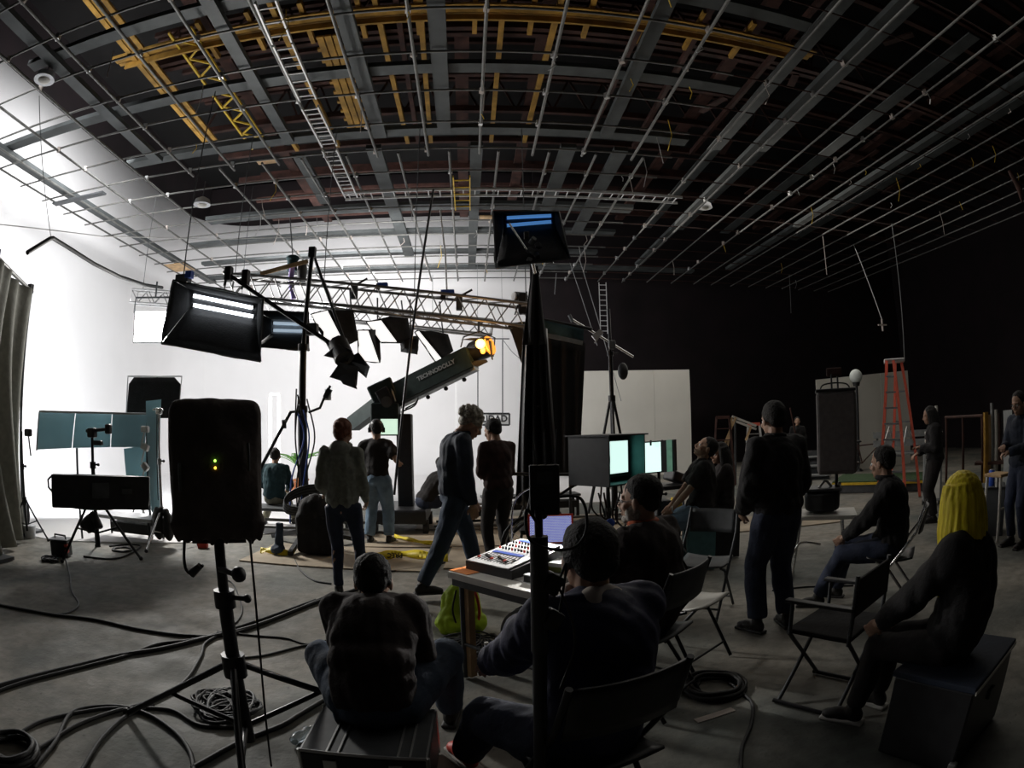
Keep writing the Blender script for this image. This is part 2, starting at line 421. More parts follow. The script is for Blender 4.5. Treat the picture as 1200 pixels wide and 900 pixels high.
# ---------------------------------------------------------------- pipe grid
GZ = 6.8
grid = thing('pipe_grid', 'hanging grid of galvanised pipes crossing under the dark roof', 'rigging grid', (0, 12, GZ))
front = [-5.83, -4.81, -3.81, -2.80, -1.81, -.82, .18, 1.18, 2.18, 3.18]
back = [-5.15, -4.17, -3.28, -2.38, -1.35, -.4, .54, 1.54, 2.42, 3.4]
rowsY = [1.7, 2.72, 3.73, 4.74, 5.74, 6.77, 7.81, 8.86, 9.87, 10.9, 11.85, 12.9, 13.92, 14.95, 16.0, 17.0, 17.85, 18.8, 19.65]
def long_pipe(x, y0, y1, r=.026):
    if x > 4: r = .019
    a = random.uniform(-.03, .03)
    part(MB().rod((x + a, y0, GZ), (x - a, y1, GZ + random.uniform(-.02, .02)), r, seg=8), 'pipe', M['pipe'], grid)
for x in front: long_pipe(x, .8, 10.05)
for x in back: long_pipe(x, 9.9, 19.8)
for x in (-6.97, -8.09, -9.25, -9.99): long_pipe(x, .8, 19.8)
for x in (4.61, 5.53, 6.46, 7.4, 8.32, 9.1, 9.95, 10.75, 11.55, 12.35, 13.15, 13.95, 14.75): long_pipe(x, .8, 19.8)
for y in rowsY:
    sx = -10.3 - random.random() * .15
    part(MB().rod((sx, y, GZ + .06), (4.0, y + random.uniform(-.03, .03), GZ + .06), .021, seg=8), 'pipe', M['pipe'], grid)
    part(MB().rod((4.0, y, GZ + .06), (15.0, y, GZ + .06), .014, seg=6), 'pipe', M['rust'], grid)  # same pipes, coloured dark here for the shade of the unlit right side
# couplers where the pipes cross
ccount = 0
for y in rowsY[2:]:
    for x in (front if y < 9.9 else back) + [-6.97, -8.09, 4.61, 5.53, 7.4]:
        if random.random() < .62 and ccount < 170:
            ccount += 1
            part(MB().box((x, y, GZ + .035), (.07, .08, .1), Euler((0, 0, random.random()))), 'clamp', M['alu'] if random.random() < .6 else M['cream'], grid)
# short rope tails and chain ends hanging off the pipes
for i in range(70):
    x = random.uniform(-6, 14); y = random.uniform(4.5, 19); L = random.uniform(.1, .7)
    x = min(front + back + [4.61, 5.53, 6.46, 7.4, 8.32, 9.34, 10.28, 11.2, 12.1], key=lambda q: abs(q - x))
    part(MB().tube([(x, y, GZ), (x + .03, y, GZ - L * .5), (x + random.uniform(-.1, .1), y + .02, GZ - L)], .008, 5), 'rope_tail', random.choice([M['cream'], M['alu'], M['yellow']]), grid)

# flat grey joists that carry the pipes
jf = sempty('ceiling_joists'); JZ = GZ + .16
def joist(x0, y0, x1, y1, w, z=JZ):
    part(MB().bar((x0, y0, z), (x1, y1, z), w, .09), 'joist', M['joist'], jf)
joist(-3.43, 1, -3.43, 9.4, .20); joist(-3.4, 10.05, -3.45, 12.6, .26)
joist(-1.74, 1, -1.66, 9.5, .24); joist(-1.86, 9.9, -1.86, 17.1, .30)
joist(-.47, 1, -.47, 9.4, .24); joist(.13, 9.9, .08, 18.7, .24)
joist(2.47, 1, 2.52, 9.4, .22); joist(1.9, 9.9, 1.9, 14.5, .3); joist(2.95, 9.9, 2.95, 15, .28)
joist(-6.4, 2, -6.42, 9.4, .24); joist(5.6, 2, 5.6, 18, .22); joist(9.0, 2, 9.0, 18, .22)
joist(-9.55, 6, -9.55, 19.2, .3)
for y, xa, xb, w_ in ((5.35, -7, 4.7, .24), (7.42, -10.2, 4.4, .26), (9.5, -7.3, 4.2, .28), (13.35, -7, 4.1, .42), (15.2, -8.5, 4.1, .3), (17.15, -9, 4.0, .3), (18.95, -9.6, 8.0, .34), (2.6, -9, 6, .3)):
    joist(xa, y, xb, y, w_, JZ + .1)
b = MB().box((-9.05, 9.9, GZ - .1), (1.7, .18, .04)); solo(b, 'wooden_plank', M['dgrey'], 'dark plank lying across the grid by the white left wall', 'plank')
b = MB()
solo(MB().box((-4.1, 10.05, GZ + .1), (.42, .16, .03)), 'wooden_plank', M['wood'], 'small pale wooden board on the grid left of the diagonal ladders', 'plank')
solo(MB().box((.8, 13.4, GZ - .05), (1.1, .2, .03)), 'wooden_plank', M['wood'], 'pale wooden plank on the grid above the hanging central softbox', 'plank')
solo(MB().box((-9.6, 16.5, GZ + .02), (.8, .9, .02)), 'wooden_plank', M['wood'], 'tan board at the far left corner of the grid', 'plank')

# roof structure: yellow timber walkways, orange studs, rusty steel trusses
rf = sempty('roof_beams'); RZ = 8.9
def beam(p0, p1, w, h, m, nm='beam'): part(MB().bar(p0, p1, w, h), nm, M[m], rf)
for dx in (0, .16, .32):
    beam((-7.4, 7.92 + dx, RZ + dx * .2), (6.9, 7.92 + dx, RZ + dx * .2), .11, .05, 'timber', 'plank')
beam((-7.2, 8.22, RZ - .06), (6.5, 8.22, RZ - .06), .05, .14, 'timber', 'plank')
for i, x in enumerate((-6.92, -6.78, -6.6)): beam((x, 4.6, RZ + .02 * i), (x, 12.2, RZ), .12, .05, 'timber', 'plank')
for i, x in enumerate((-2.9, -2.74, -2.58)): beam((x, 8.6, RZ), (x, 12.8, RZ), .13, .05, 'timber', 'plank')
for i in range(9): beam((-3.05, 9.1 + i * .42, RZ + .05), (-2.4, 9.1 + i * .42, RZ + .05), .1, .05, 'timber', 'plank')
for x in (-4.75, -3.65, -1.75, -1.35, -.9, .55, 1.6, 3.2, 4.3, 6.2): beam((x, 6.2, RZ + .1), (x + random.uniform(-.2, .2), 13.5, RZ + .1), .1, .12, 'timber' if random.random() < .35 else 'rust', 'stud')
for i in range(11):
    beam((-5.2 + i * 1.05, 7.6, RZ + .12), (-5.2 + i * 1.05, 8.9, RZ + .12), .09, .1, 'timber', 'stud')
for i, y in enumerate((4.7, 6.2, 8.9, 9.1, 10.6, 12.2, 13.8, 15.5, 17.2, 19)):
    beam((-7.2, y, RZ + .3), (19, y, RZ + .3), .12, .16, 'rust')
    beam((-7.2, y + .05, RZ + 1.3), (19, y + .05, RZ + 1.3), .1, .12, 'rust')
for x in (-5.3, -.2, 1.45, 5.6, 8.2, 11.5): beam((x, 1, RZ + .45), (x, 20, RZ + .45), .3, .12, 'rust')
for y in (8.9, 12.2):      # lattice of two trusses
    for i in range(18):
        x = -7 + i * .9; beam((x, y, RZ + .3), (x + .45, y, RZ + 1.3), .05, .05, 'rust', 'brace'); beam((x + .45, y, RZ + 1.3), (x + .9, y, RZ + .3), .05, .05, 'rust', 'brace')
for i in range(7):         # yellow zig-zag rail over the left bay
    y = 7.9 + i * .7; beam((-5.75, y, RZ), (-5.35, y + .35, RZ), .04, .04, 'yellow', 'brace'); beam((-5.35, y + .35, RZ), (-5.75, y + .7, RZ), .04, .04, 'yellow', 'brace')
beam((-5.8, 7.6, RZ), (-5.8, 13, RZ), .05, .05, 'yellow', 'rail'); beam((-5.3, 7.6, RZ), (-5.3, 13, RZ), .05, .05, 'yellow', 'rail')
for x in (6.0, 7.2, 9.0, 12): beam((x, 5, RZ - .6), (x, 18, RZ - .6), .35, .03, 'joist', 'plank')
for i in range(16):        # scattered short boards of the dark right bays
    x = random.uniform(5.5, 14); y = random.uniform(6, 17)
    beam((x, y, RZ - .3), (x + random.uniform(-.4, .4), y + random.uniform(.5, 1.3), RZ - .3), .16, .04, 'rust', 'plank')
# white corner fill / dark drop between wall top and roof is left open to the black roof space
# ================================================================ LIGHTING GEAR
def tripod(name, label, base, top_z, spread=.55, leg_top=.75, legs=3, r=.018, m='blackmetal', rot=0., foot_z=0., stages=2, group=None, cat='stand', knob=True, style='lean', leg_r=None):
    b = Vector(base); t = thing(name, label, cat, b, group); b.z = foot_z
    zs = [leg_top * .45] + [leg_top + (top_z - leg_top) * k / stages for k in range(stages + 1)]
    low = .12 if style == 'lean' else leg_top - .1
    part(MB().rod(b + Vector((0, 0, low)), b + Vector((0, 0, zs[2] if stages > 1 else top_z)), r * 1.3), 'pole', M[m], t)
    for k in range(1, stages):
        part(MB().rod(b + Vector((0, 0, zs[k + 1] - .02)), b + Vector((0, 0, zs[k + 2])), r * (1.15 - .2 * k)), 'riser', M[m], t)
        part(MB().rod(b + Vector((0, 0, zs[k + 1] - .05)), b + Vector((0, 0, zs[k + 1] + .03)), r * 1.9), 'collar', M[m], t)
        if knob: part(MB().rod(b + Vector((0, 0, zs[k + 1])), b + Vector((r * 4, 0, zs[k + 1])), .012).ell(b + Vector((r * 4.4, 0, zs[k + 1])), .02, seg=8, ring=6), 'knob', M['black'], t)
    part(MB().rod(b + Vector((0, 0, leg_top - .06)), b + Vector((0, 0, leg_top + .05)), r * 2.2), 'hub', M[m], t)
    for k in range(legs):
        a = rot + 2 * PI * k / legs; d = Vector((math.cos(a), math.sin(a), 0))
        leg = part(MB().rod(b + d * .03 + Vector((0, 0, leg_top)), b + d * spread + Vector((0, 0, .015)), leg_r or r * .85), 'leg', M[m], t)
        part(MB().ell(b + d * spread + Vector((0, 0, .02)), .028, seg=8, ring=6), 'rubber_foot', M['rubber'], leg)
        part(MB().rod(b + Vector((0, 0, leg_top * .38)), b + d * spread * .52 + Vector((0, 0, leg_top * .5)), r * .55), 'brace', M[m], t)
    return t
def lerp(a, b, t): return a + (b - a) * t
def quad_panel(mb, q, th=.012):
    q = [Vector(p) for p in q]; n = (q[1] - q[0]).cross(q[3] - q[0]).normalized() * th
    return mb.prism(q, n)
def box_light(name, label, front, back, tubes=2, glow='tube', shell='blackcloth', inside=None, face=None, loc=None, group=None, span=(.04, .96), patch=None, tube_r=.022, cat='softbox'):
    """lamp head with four cloth sides from a back frame (back) to an open or covered mouth (front); corners TL TR BR BL"""
    f = [Vector(p) for p in front]; k = [Vector(p) for p in back]; c = sum(k, Vector()) / 4
    t = thing(name, label, cat, loc or c, group)
    part(quad_panel(MB(), k, .03), 'back_panel', M[inside or 'silver'], t)
    for i in range(4):
        j = (i + 1) % 4
        def fn(u, v, i=i, j=j):
            p = lerp(lerp(k[i], k[j], u), lerp(f[i], f[j], u), v)
            s = (k[j] - k[i]).cross(f[i] - k[i]); s = s.normalized() if s.length else Vector()
            return p + s * (.035 * math.sin(PI * v) * math.sin(PI * u) + .012 * math.sin(u * 9 + i) * v)
        part(MB().grid(fn, 8, 5, .008), 'side_panel', M[shell], t)
    rim = part(MB().tube([f[0], f[1], f[2], f[3], f[0]], .010, 6), 'rim', M['black'], t)
    up = (k[0] - k[3]); 
    mid = lambda u, v: lerp(lerp(k[3], k[0], v), lerp(k[2], k[1], v), u) + (sum(f, Vector()) / 4 - c) * .06
    for i in range(tubes):
        v = (i + .5) / tubes
        part(MB().rod(mid(span[0], v), mid(span[1], v), tube_r), 'tube', M[glow], t)
        for u in (span[0], span[1]): part(MB().rod(mid(u, v), mid(u + (.03 if u < .5 else -.03), v), tube_r * 1.4), 'tube_socket', M['blue'] if glow == 'tubeblue' else M['black'], t)
    if face: part(quad_panel(MB(), [lerp(p, sum(f, Vector()) / 4, .03) for p in f], .008), 'diffuser', M[face], t)
    if patch: 
        pc = [lerp(lerp(f[3], k[3], .25), lerp(f[2], k[2], .25), u) for u in (.46, .54)]
        dn = (f[3] - k[3]).normalized() * .05; nn = (f[2] - f[3]).cross(dn).normalized() * .06
        part(MB().prism([pc[0], pc[1], pc[1] + dn, pc[0] + dn], nn), 'label_patch', M['paper'], t)
    return t
def Q(pts, d): return [FD(x, y, (d[i] if isinstance(d, (list, tuple)) else d)) for i, (x, y) in enumerate(pts)]

# the two large tube banks at the upper left
box_light('tube_softbox', 'large black cloth softbox at upper left showing bright white tubes', Q([(203, 328), (309, 350), (305, 424), (189, 402)], [7.0, 6.9, 6.6, 6.7]), Q([(222, 339), (302, 356), (303, 376), (222, 361)], 7.35), 2, patch=True, inside='black')
box_light('tube_softbox', 'black softbox with pale tubes half hidden behind the large tube softbox', Q([(300, 364), (362, 366), (362, 411), (298, 406)], [8.6, 8.6, 8.3, 8.3]), Q([(318, 374), (358, 376), (358, 392), (318, 391)], 8.9), 2, glow='tubedim', patch=True)
# the hanging bank in the centre
box_light('tube_softbox', 'black softbox with blue lit tubes raised high in the centre', Q([(578, 248), (655, 248), (668, 303), (581, 314)], [6.6, 6.5, 6.2, 6.3]), Q([(590, 250), (650, 248), (650, 262), (590, 268)], 6.9), 2, glow='tubeblue', inside='black')
T1a, T1b = FD(157, 348, 13.2), FD(576, 385, 11.2)
T2a, T2b = FD(268, 336, 9.6), FD(628, 373, 9.1)
# cloth softboxes under the truss
sg = 'cloth softboxes under the truss'
def soft(label, face, back, d, db, fm='softglow', **k):
    t = box_light('cloth_softbox', label, Q(face, d), Q(back, db), 0, face=fm, group=sg, inside='black', **k)
    bk = Q(back, db); m_ = lerp(bk[0], bk[1], .5); zt_ = lerp(T1a, T1b, .75).z + .1
    part(MB().rod(lerp(m_, bk[2], .3), Vector((m_.x, m_.y, max(zt_, m_.z + .15))), .014), 'hanger', M['dgrey'], t); return t
soft('black softbox with white face just right of the tall black stand', [(364, 368), (384, 363), (404, 402), (388, 412)], [(404, 366), (414, 364), (420, 398), (412, 402)], 9.0, 9.2)
soft('black softbox with tall narrow white face right of the barn door lamp', [(419, 387), (432, 387), (445, 425), (420, 423)], [(439, 386), (444, 386), (446, 420), (442, 424)], 9.6, 9.9)
soft('wide black softbox with a slanted white face under the truss middle', [(429, 377), (447, 375), (466, 401), (446, 401)], [(462, 370), (478, 372), (482, 398), (470, 402)], 9.8, 10.1)
soft('black softbox with a thin white edge left of the orange lamp', [(486, 389), (491, 387), (518, 420), (511, 425)], [(505, 388), (525, 392), (531, 411), (520, 420)], 9.9, 10.2)
soft('dark softbox seen from behind on a small yoke at mid truss', [(470, 396), (491, 394), (489, 415), (470, 412)], [(474, 398), (486, 397), (486, 408), (474, 408)], 10.3, 10.0, fm='black')
soft('black flared softbox beside the tall hanging black cloth', [(596, 379), (626, 377), (626, 430), (613, 428)], [(612, 384), (624, 383), (624, 410), (615, 410)], 9.2, 9.5, fm='black')
# bright lamp facing the crew: a large blown-out panel
t = thing('flood_lamp', 'bright square flood lamp glaring white at the left below the truss', 'lamp', FD(176, 380, 11.6))
q = Q([(159, 365), (197, 365), (195, 400), (157, 400)], 11.6)
part(quad_panel(MB(), q, .05), 'lit_face', mat('flood_glow', (1, 1, 1), emit=(1, 1, .98), strength=22, var=0), t)
part(quad_panel(MB(), [lerp(p, sum(q, Vector()) / 4, -.08) + ray(176, 380) * .18 for p in q], .12), 'housing', M['black'], t)
part(MB().tube([q[0] + Vector((-.1, .1, 0)), q[0] + Vector((-.1, .1, .3)), q[1] + Vector((.1, .1, .3)), q[1] + Vector((.1, .1, 0))], .02, 6), 'yoke', M['dgrey'], t)
part(MB().rod(lerp(q[0], q[1], .5) + Vector((0, .1, .3)), lerp(q[0], q[1], .5) + Vector((0, .1, .62)), .02), 'hanger', M['dgrey'], t)

# trusses
def truss(name, label, a, b, s, n, m='alu', bm='alu'):
    a, b = Vector(a), Vector(b); t = thing(name, label, 'truss', lerp(a, b, .5)); d = (b - a).normalized(); x = d.cross(Vector((0, 0, 1))).normalized(); z = x.cross(d)
    cs = [(x * sx + z * sz) * s / 2 for sx, sz in ((-1, 1), (1, 1), (1, -1), (-1, -1))]
    for c in cs: part(MB().rod(a + c, b + c, .024, seg=8), 'chord', M[m], t)
    for i in range(n):
        p, q_ = lerp(a, b, i / n), lerp(a, b, (i + 1) / n); mid = lerp(p, q_, .5)
        for k in range(4):
            c, e = cs[k], cs[(k + 1) % 4]
            if k in (0, 2): part(MB().rod(p + c, q_ + e, .011, seg=6), 'brace', M[bm], t)
            else: part(MB().rod(p + c, mid + e, .011, seg=6).rod(mid + e, q_ + c, .011, seg=6), 'brace', M[bm], t)
    for e in (a, b): part(MB().tube([e + cs[0], e + cs[1], e + cs[2], e + cs[3], e + cs[0]], .02, 6), 'end_frame', M[m], t)
    return t
truss('lighting_truss', 'rear aluminium lighting truss running from the left white wall', T1a, T1b, .29, 17, 'alu', 'trussmetal')
truss('lighting_truss', 'front aluminium lighting truss crossing the picture below the pipe grid', T2a, T2b, .36, 12, 'trussmetal', 'trussmetal')
for i, (tt, s) in enumerate(((.02, 0), (.33, 0), (.62, 0), (.97, 0))):
    p = lerp(T2a, T2b, tt); o = MB().tube([p + Vector((0, 0, .17)), Vector((p.x, p.y, 6.8))], .008, 5)
    solo(o, 'hanging_cable', M['dgrey'], ['steel cable holding the left end of the front truss', 'steel cable holding the front truss above the barn door lamp', 'steel cable holding the front truss above the orange lamp', 'steel cable holding the right end of the front truss'][i], 'cable')
for i, tt in enumerate((.03, .35)):
    p = lerp(T1a, T1b, tt); solo(MB().rod(p + Vector((0, 0, .14)), Vector((p.x, p.y, 6.8)), .007, seg=5), 'hanging_cable', M['dgrey'], ['steel cable holding the far left end of the rear truss', 'steel cable holding the rear truss behind the tube softbox'][i], 'cable')
# little fittings riding on the truss
t = thing('flood_lamp', 'small black lamp with a round lens standing on the truss end', 'lamp', FD(608, 352, 9.1))
p = FD(603, 347, 9.1); part(MB().rod(p, p + Vector((.18, .14, .02)), .075), 'lamp_head', M['black'], t); part(MB().rod(p - Vector((.02, .01, 0)), p, .07), 'lens', M['silver'], t)
p = FD(612, 356, 9.15); part(MB().box(p, (.13, .13, .34), bev=.01), 'ballast_box', M['black'], t)
p = FD(607, 366, 9.1); part(MB().rod(p - Vector((.05, 0, .04)), p + Vector((0, 0, .12)), .012).rod(p + Vector((.05, 0, -.04)), p + Vector((0, 0, .12)), .012), 'bracket', M['blackmetal'], t)
def ontruss(u, dz=.18): return lerp(T2a, T2b, u) + Vector((0, 0, dz))
t = thing('junction_box', 'small blue junction box clamped on the truss over the crane arm', 'box', ontruss(.52))
part(MB().box(ontruss(.52, .26), (.16, .1, .06), bev=.01), 'case', M['blue'], t); part(MB().box(ontruss(.505, .22), (.06, .06, .1)), 'clamp', M['black'], t)
t = thing('junction_box', 'small blue junction box on the truss left of the orange lamp', 'box', ontruss(.72))
part(MB().box(ontruss(.725, .26), (.2, .1, .06), bev=.01), 'case', M['blue'], t); part(MB().box(ontruss(.71, .2), (.08, .06, .16)), 'clamp', M['black'], t)
for i, u in enumerate((.43, .76)):
    t = thing('truss_clamp', ['steel clamp bracket on the front truss above the wide softbox', 'steel clamp bracket on the front truss above the orange lamp'][i], 'clamp', ontruss(u))
    part(MB().box(ontruss(u, .1), (.1, .1, .24), bev=.01), 'plate', M['dgrey'], t)
    part(MB().rod(ontruss(u, .2), ontruss(u + .04, .34), .018), 'arm', M['blackmetal'], t)

# orange glowing tungsten lamp with barn doors
P = FD(560, 410, 8.9); t = thing('tungsten_lamp', 'tungsten lamp with barn doors glowing orange above the crane arm', 'lamp', P)
a = FD(573, 405, 8.8) ; b_ = FD(548, 416, 9.0); part(MB().tube([b_, lerp(b_, a, .3), a], [.10, .17, .17], 14), 'housing', M['black'], t)
ax = (a - b_).normalized()
part(MB().rod(a, a + ax * .03, .15), 'lens', mat('tungsten_glow', (1, .6, .2), emit=(1, .33, .03), strength=2.2, var=0), t)
bulb = FD(563, 403, 8.6); part(MB().ell(bulb, (.075, .05, .075)), 'bulb', mat('bulb_glow', (1, .7, .3), emit=(1, .5, .10), strength=9, var=0), t)
part(MB().ell(FD(566, 411, 8.62), (.04, .03, .05)), 'reflector', mat('reflector_glow', (1, .6, .2), emit=(1, .33, .04), strength=3, var=0), t)
for (q1, q2, q3, q4) in (((540, 398), (552, 396), (576, 396), (570, 400)), ((572, 398), (576, 400), (578, 422), (576, 421)), ((545, 425), (570, 421), (572, 424), (560, 430))):
    part(quad_panel(MB(), Q([q1, q2, q3, q4], 8.7), .01), 'barn_door', M['black'], t)
part(MB().tube([FD(540, 407, 8.9), FD(543, 395, 8.9), FD(562, 388, 8.9), FD(580, 396, 8.9), FD(578, 418, 8.9)], .012, 6), 'yoke', M['dgrey'], t)
part(MB().rod(FD(561, 389, 8.9), FD(561, 378, 9.1), .018), 'hanger', M['dgrey'], t)
l = bpy.data.lights.new('tungsten_light', 'POINT'); l.energy = 14; l.color = (1, .5, .15); l.shadow_soft_size = .06
lo = bpy.data.objects.new('tungsten_light', l); COL.objects.link(lo); lo.location = FD(563, 403, 8.45)

# black barn-door lamp at the end of the boom
t = thing('barn_door_lamp', 'black lamp with open barn doors hanging off the boom end', 'lamp', FD(402, 425, 7.4))
def plates(lst, d, nm='barn_door', m='black'):
    for q in lst: part(quad_panel(MB(), Q(q, d), .012), nm, M[m], t)
part(MB().rod(FD(396, 402, 7.4), FD(404, 421, 7.2), .13), 'housing', M['black'], t)
plates([[(379, 417), (396, 403), (413, 411), (408, 424)], [(386, 442), (398, 425), (420, 430), (418, 452)], [(404, 421), (420, 413), (433, 430), (429, 443)], [(392, 436), (412, 424), (418, 456), (402, 450)]], [7.3, 7.2, 7.1, 7.2])
part(MB().tube([FD(378, 395, 7.5), FD(388, 408, 7.4), FD(400, 405, 7.4)], .016, 6), 'yoke', M['blackmetal'], t)
t = thing('boom_stand', 'tall black stand with a long boom arm and hanging blue cables', 'stand', (-2.3, 7.63, 0))
b = Vector((-2.3, 7.63, 0)); top = FD(366, 296, 7.97)
part(MB().tube([b + Vector((0, 0, .1)), Vector((-2.3, 7.63, 1.9))], .066, 14), 'base_tube', M['black'], t)
part(MB().rod(Vector((-2.3, 7.63, 1.85)), Vector((-2.3, 7.63, 2.75)), .05), 'middle_tube', M['blackmetal'], t)
part(MB().rod(Vector((-2.3, 7.63, 2.7)), top, .032), 'upper_tube', M['blackmetal'], t)
for z in (1.88, 2.72): part(MB().rod(Vector((-2.3, 7.63, z - .04)), Vector((-2.3, 7.63, z + .05)), .075), 'collar', M['blackmetal'], t)
part(MB().bar(FD(262, 318, 7.5), FD(408, 416, 7.5), .05, .05), 'boom_arm', M['black'], t)
part(MB().rod(FD(369, 303, 7.9), FD(404, 400, 7.6), .022), 'stay', M['black'], t)
part(MB().box(FD(366, 386, 7.8), (.16, .14, .16), bev=.02), 'pivot', M['black'], t)
part(MB().box(top, (.1, .1, .16), bev=.01), 'top_receiver', M['black'], t)
for k in range(3):
    a = .5 + k * 2.1; d = Vector((math.cos(a), math.sin(a), 0)); part(MB().bar(b + d * .05 + Vector((0, 0, .22)), b + d * .75 + Vector((0, 0, .05)), .06, .06), 'leg', M['black'], t)
for p in ((268, 321), (288, 325)): part(MB().box(FD(p[0], p[1], 7.5), (.1, .12, .2), bev=.02).rod(FD(p[0], p[1] - 8, 7.5), FD(p[0] - 5, p[1] + 14, 7.5), .02), 'grip_head', M['black'], t)
rc = random.Random(3)
for k in range(6):
    x0 = -2.3 + rc.uniform(-.06, .1)
    pts = lookcurve([(x0, 7.52, 1.95 + rc.uniform(-.1, .25)), (x0 + rc.uniform(-.15, .18), 7.45, 1.5), (x0 + rc.uniform(-.12, .12), 7.42, .95), (x0 + rc.uniform(-.15, .05), 7.4, .35)], 8)
    part(MB().tube(pts, .011, 6), 'hanging_cable', M['blue'] if k in (1, 4) else M['cable'], t)
for k in range(7):     # the coil slung at its foot
    z = .75 - k * .02; part(MB().tube([(-2.15 + (.3 + .01 * k) * math.cos(q * PI / 10), 7.2 + .1 * math.sin(q * PI / 10) + .02 * k, z + .14 * math.sin(q * PI / 10 + .4)) for q in range(21)], .012, 6), 'cable_coil', M['dgrey'] if k % 2 else M['cable'], t)
# grip arm sticking out to the left of that stand
t = thing('grip_boom', 'black grip arm reaching down left from the boom stand', 'arm', FD(330, 500, 7.9))
part(MB().rod(FD(297, 565, 7.8), FD(341, 482, 7.9), .024), 'tube', M['black'], t)
part(MB().tube([FD(341, 483, 7.9), FD(348, 482, 7.9), FD(356, 487, 7.95)], .02, 6), 'elbow', M['black'], t)
part(MB().box(FD(333, 497, 7.85), (.06, .06, .1), Euler((.4, 0, .3))), 'clamp', M['black'], t)
t = thing('grip_boom', 'jointed black arm holding a small white card above the crew', 'arm', FD(378, 470, 7.9))
part(MB().tube([FD(362, 483, 7.8), FD(375, 478, 7.7), FD(380, 466, 7.7), FD(387, 452, 7.7)], .018, 6), 'tube', M['black'], t)
part(MB().box(FD(384, 461, 7.68), (.07, .05, .13), Euler((0, .5, 0))), 'clamp', M['black'], t)
part(quad_panel(MB(), Q([(381, 456), (388, 456), (388, 469), (380, 469)], 7.75), .006), 'card', M['paper'], t)

# hanging par lamp with a wooden slat, purple cable
t = thing('hanging_lamp', 'dark round lamp hanging from the grid over the boom stand', 'lamp', FD(343, 302, 9.6))
p = FD(343, 303, 9.6); part(MB().ell(p, (.12, .12, .06)).rod(p, p - Vector((0, 0, .22)), .09), 'shade', M['teal'], t)
p = FD(354, 320, 9.6); part(MB().tube([p + Vector((0, 0, .2)), p, p - Vector((0, 0, .16))], [.07, .09, .07], 10), 'cover', M['dgrey'], t)
part(MB().rod(FD(343, 300, 9.6), FD(340, 255, 9.6), .01), 'wire', M['dgrey'], t)
solo(MB().tube(lookcurve([FD(343, 310, 9.5), FD(341, 330, 9.5), FD(344, 350, 9.5)]), .05, 8), 'ribbon_cable', mat('violet_cable', (.28, .22, .55), .5), 'violet cable bundle dropping from the hanging lamp', 'cable')
solo(MB().bar(FD(305, 321, 9.4), FD(361, 306, 9.4), .03, .07), 'wooden_batten', M['wood'], 'pale wooden slat tied between the stand top and truss', 'slat')
t = thing('mover_bracket', 'grey clamp box at the left end of the front truss', 'clamp', FD(217, 328, 8.2))
part(MB().box(FD(215, 327, 8.2), (.22, .14, .12), bev=.01), 'plate', M['dgrey'], t); part(MB().box(FD(222, 322, 8.1), (.1, .1, .1)), 'clamp', M['blue'], t); part(MB().rod(FD(212, 325, 8.2), FD(212, 345, 8.2), .02), 'spigot', M['dgrey'], t); p = FD(215, 325, 8.2); part(MB().rod(p, Vector((p.x, p.y, GZ)), .01), 'hanger', M['dgrey'], t)

# dome lamps in the grid
for i, (x, y, d, lab) in enumerate(((53, 90, 8.6, 'white dome lamp near the upper left corner of the grid'), (237, 237, 12.0, 'white dome lamp above the grid over the left stage'), (826, 241, 14.5, 'dim dome lamp in the dark grid at the right'))):
    p = FD(x, y, d); t = thing('dome_lamp', lab, 'lamp', p)
    part(MB().tube([p + Vector((0, 0, .12)), p + Vector((0, 0, .05)), p - Vector((0, 0, .06))], [.05, .17, .20], 16), 'shade', M['silver'], t)
    part(MB().ell(p - Vector((0, 0, .04)), (.12, .12, .08)), 'globe', M['plastwhite'], t)
    part(MB().rod(p + Vector((0, 0, .1)), p + Vector((0, 0, .5)), .012), 'cord', M['black'], t)

# ladders on the grid
def ladder(name, label, a, b, width, n, m='ladderalu', side=None, rail=.05, group=None, rm=None):
    a, b = Vector(a), Vector(b); t = thing(name, label, 'ladder', lerp(a, b, .5), group)
    d = (b - a).normalized(); x = Vector(side).normalized() if side else d.cross(Vector((0, 0, 1))).normalized()
    up = x.cross(d)
    for s in (-1, 1): part(MB().bar(a + x * s * width / 2, b + x * s * width / 2, rail * .5, rail * 1.1, up), 'rail', M[m], t)
    for i in range(n):
        p = lerp(a, b, (i + .5) / n); part(MB().rod(p - x * width / 2, p + x * width / 2, .014, seg=6), 'rung', M[rm or m], t)
    return t
LZ = GZ - .06; k1 = (LZ - CAM_H) / 5.2
def G6(x, y, z=LZ): return Vector((x * (z - CAM_H) / 5.2, y * (z - CAM_H) / 5.2, z))
ladder('straight_ladder', 'aluminium ladder on the grid, nearest of the upper left row', G6(-2.6, 5.2), G6(-2.62, 6.15), .28, 3)
ladder('straight_ladder', 'aluminium ladder on the grid, second of the upper left row', G6(-2.62, 6.2), G6(-2.62, 7.75), .28, 7)
ladder('straight_ladder', 'aluminium ladder on the grid, third of the upper left row', G6(-2.65, 8.0), G6(-2.62, 9.45), .28, 9)
ladder('straight_ladder', 'aluminium ladder on the grid ending at the crosswise ladder', G6(-2.66, 9.6), G6(-2.68, 12.0), .28, 12)
t = ladder('straight_ladder', 'long aluminium ladder laid crosswise on the grid over the whole middle', G6(-2.85, 11.95), G6(4.9, 11.95), .36, 30)
ladder('straight_ladder', 'short yellow ladder hanging in the middle of the grid', G6(-.17, 11.1, GZ - .12), G6(-.16, 13.0, GZ - .12), .34, 5, 'yellow')
ladder('straight_ladder', 'narrow ladder hanging down against the black rear wall', FY(706, 331, 19.62), FY(708, 391, 19.62), .26, 10, 'ladderalu', side=(1, 0, 0), rail=.04)

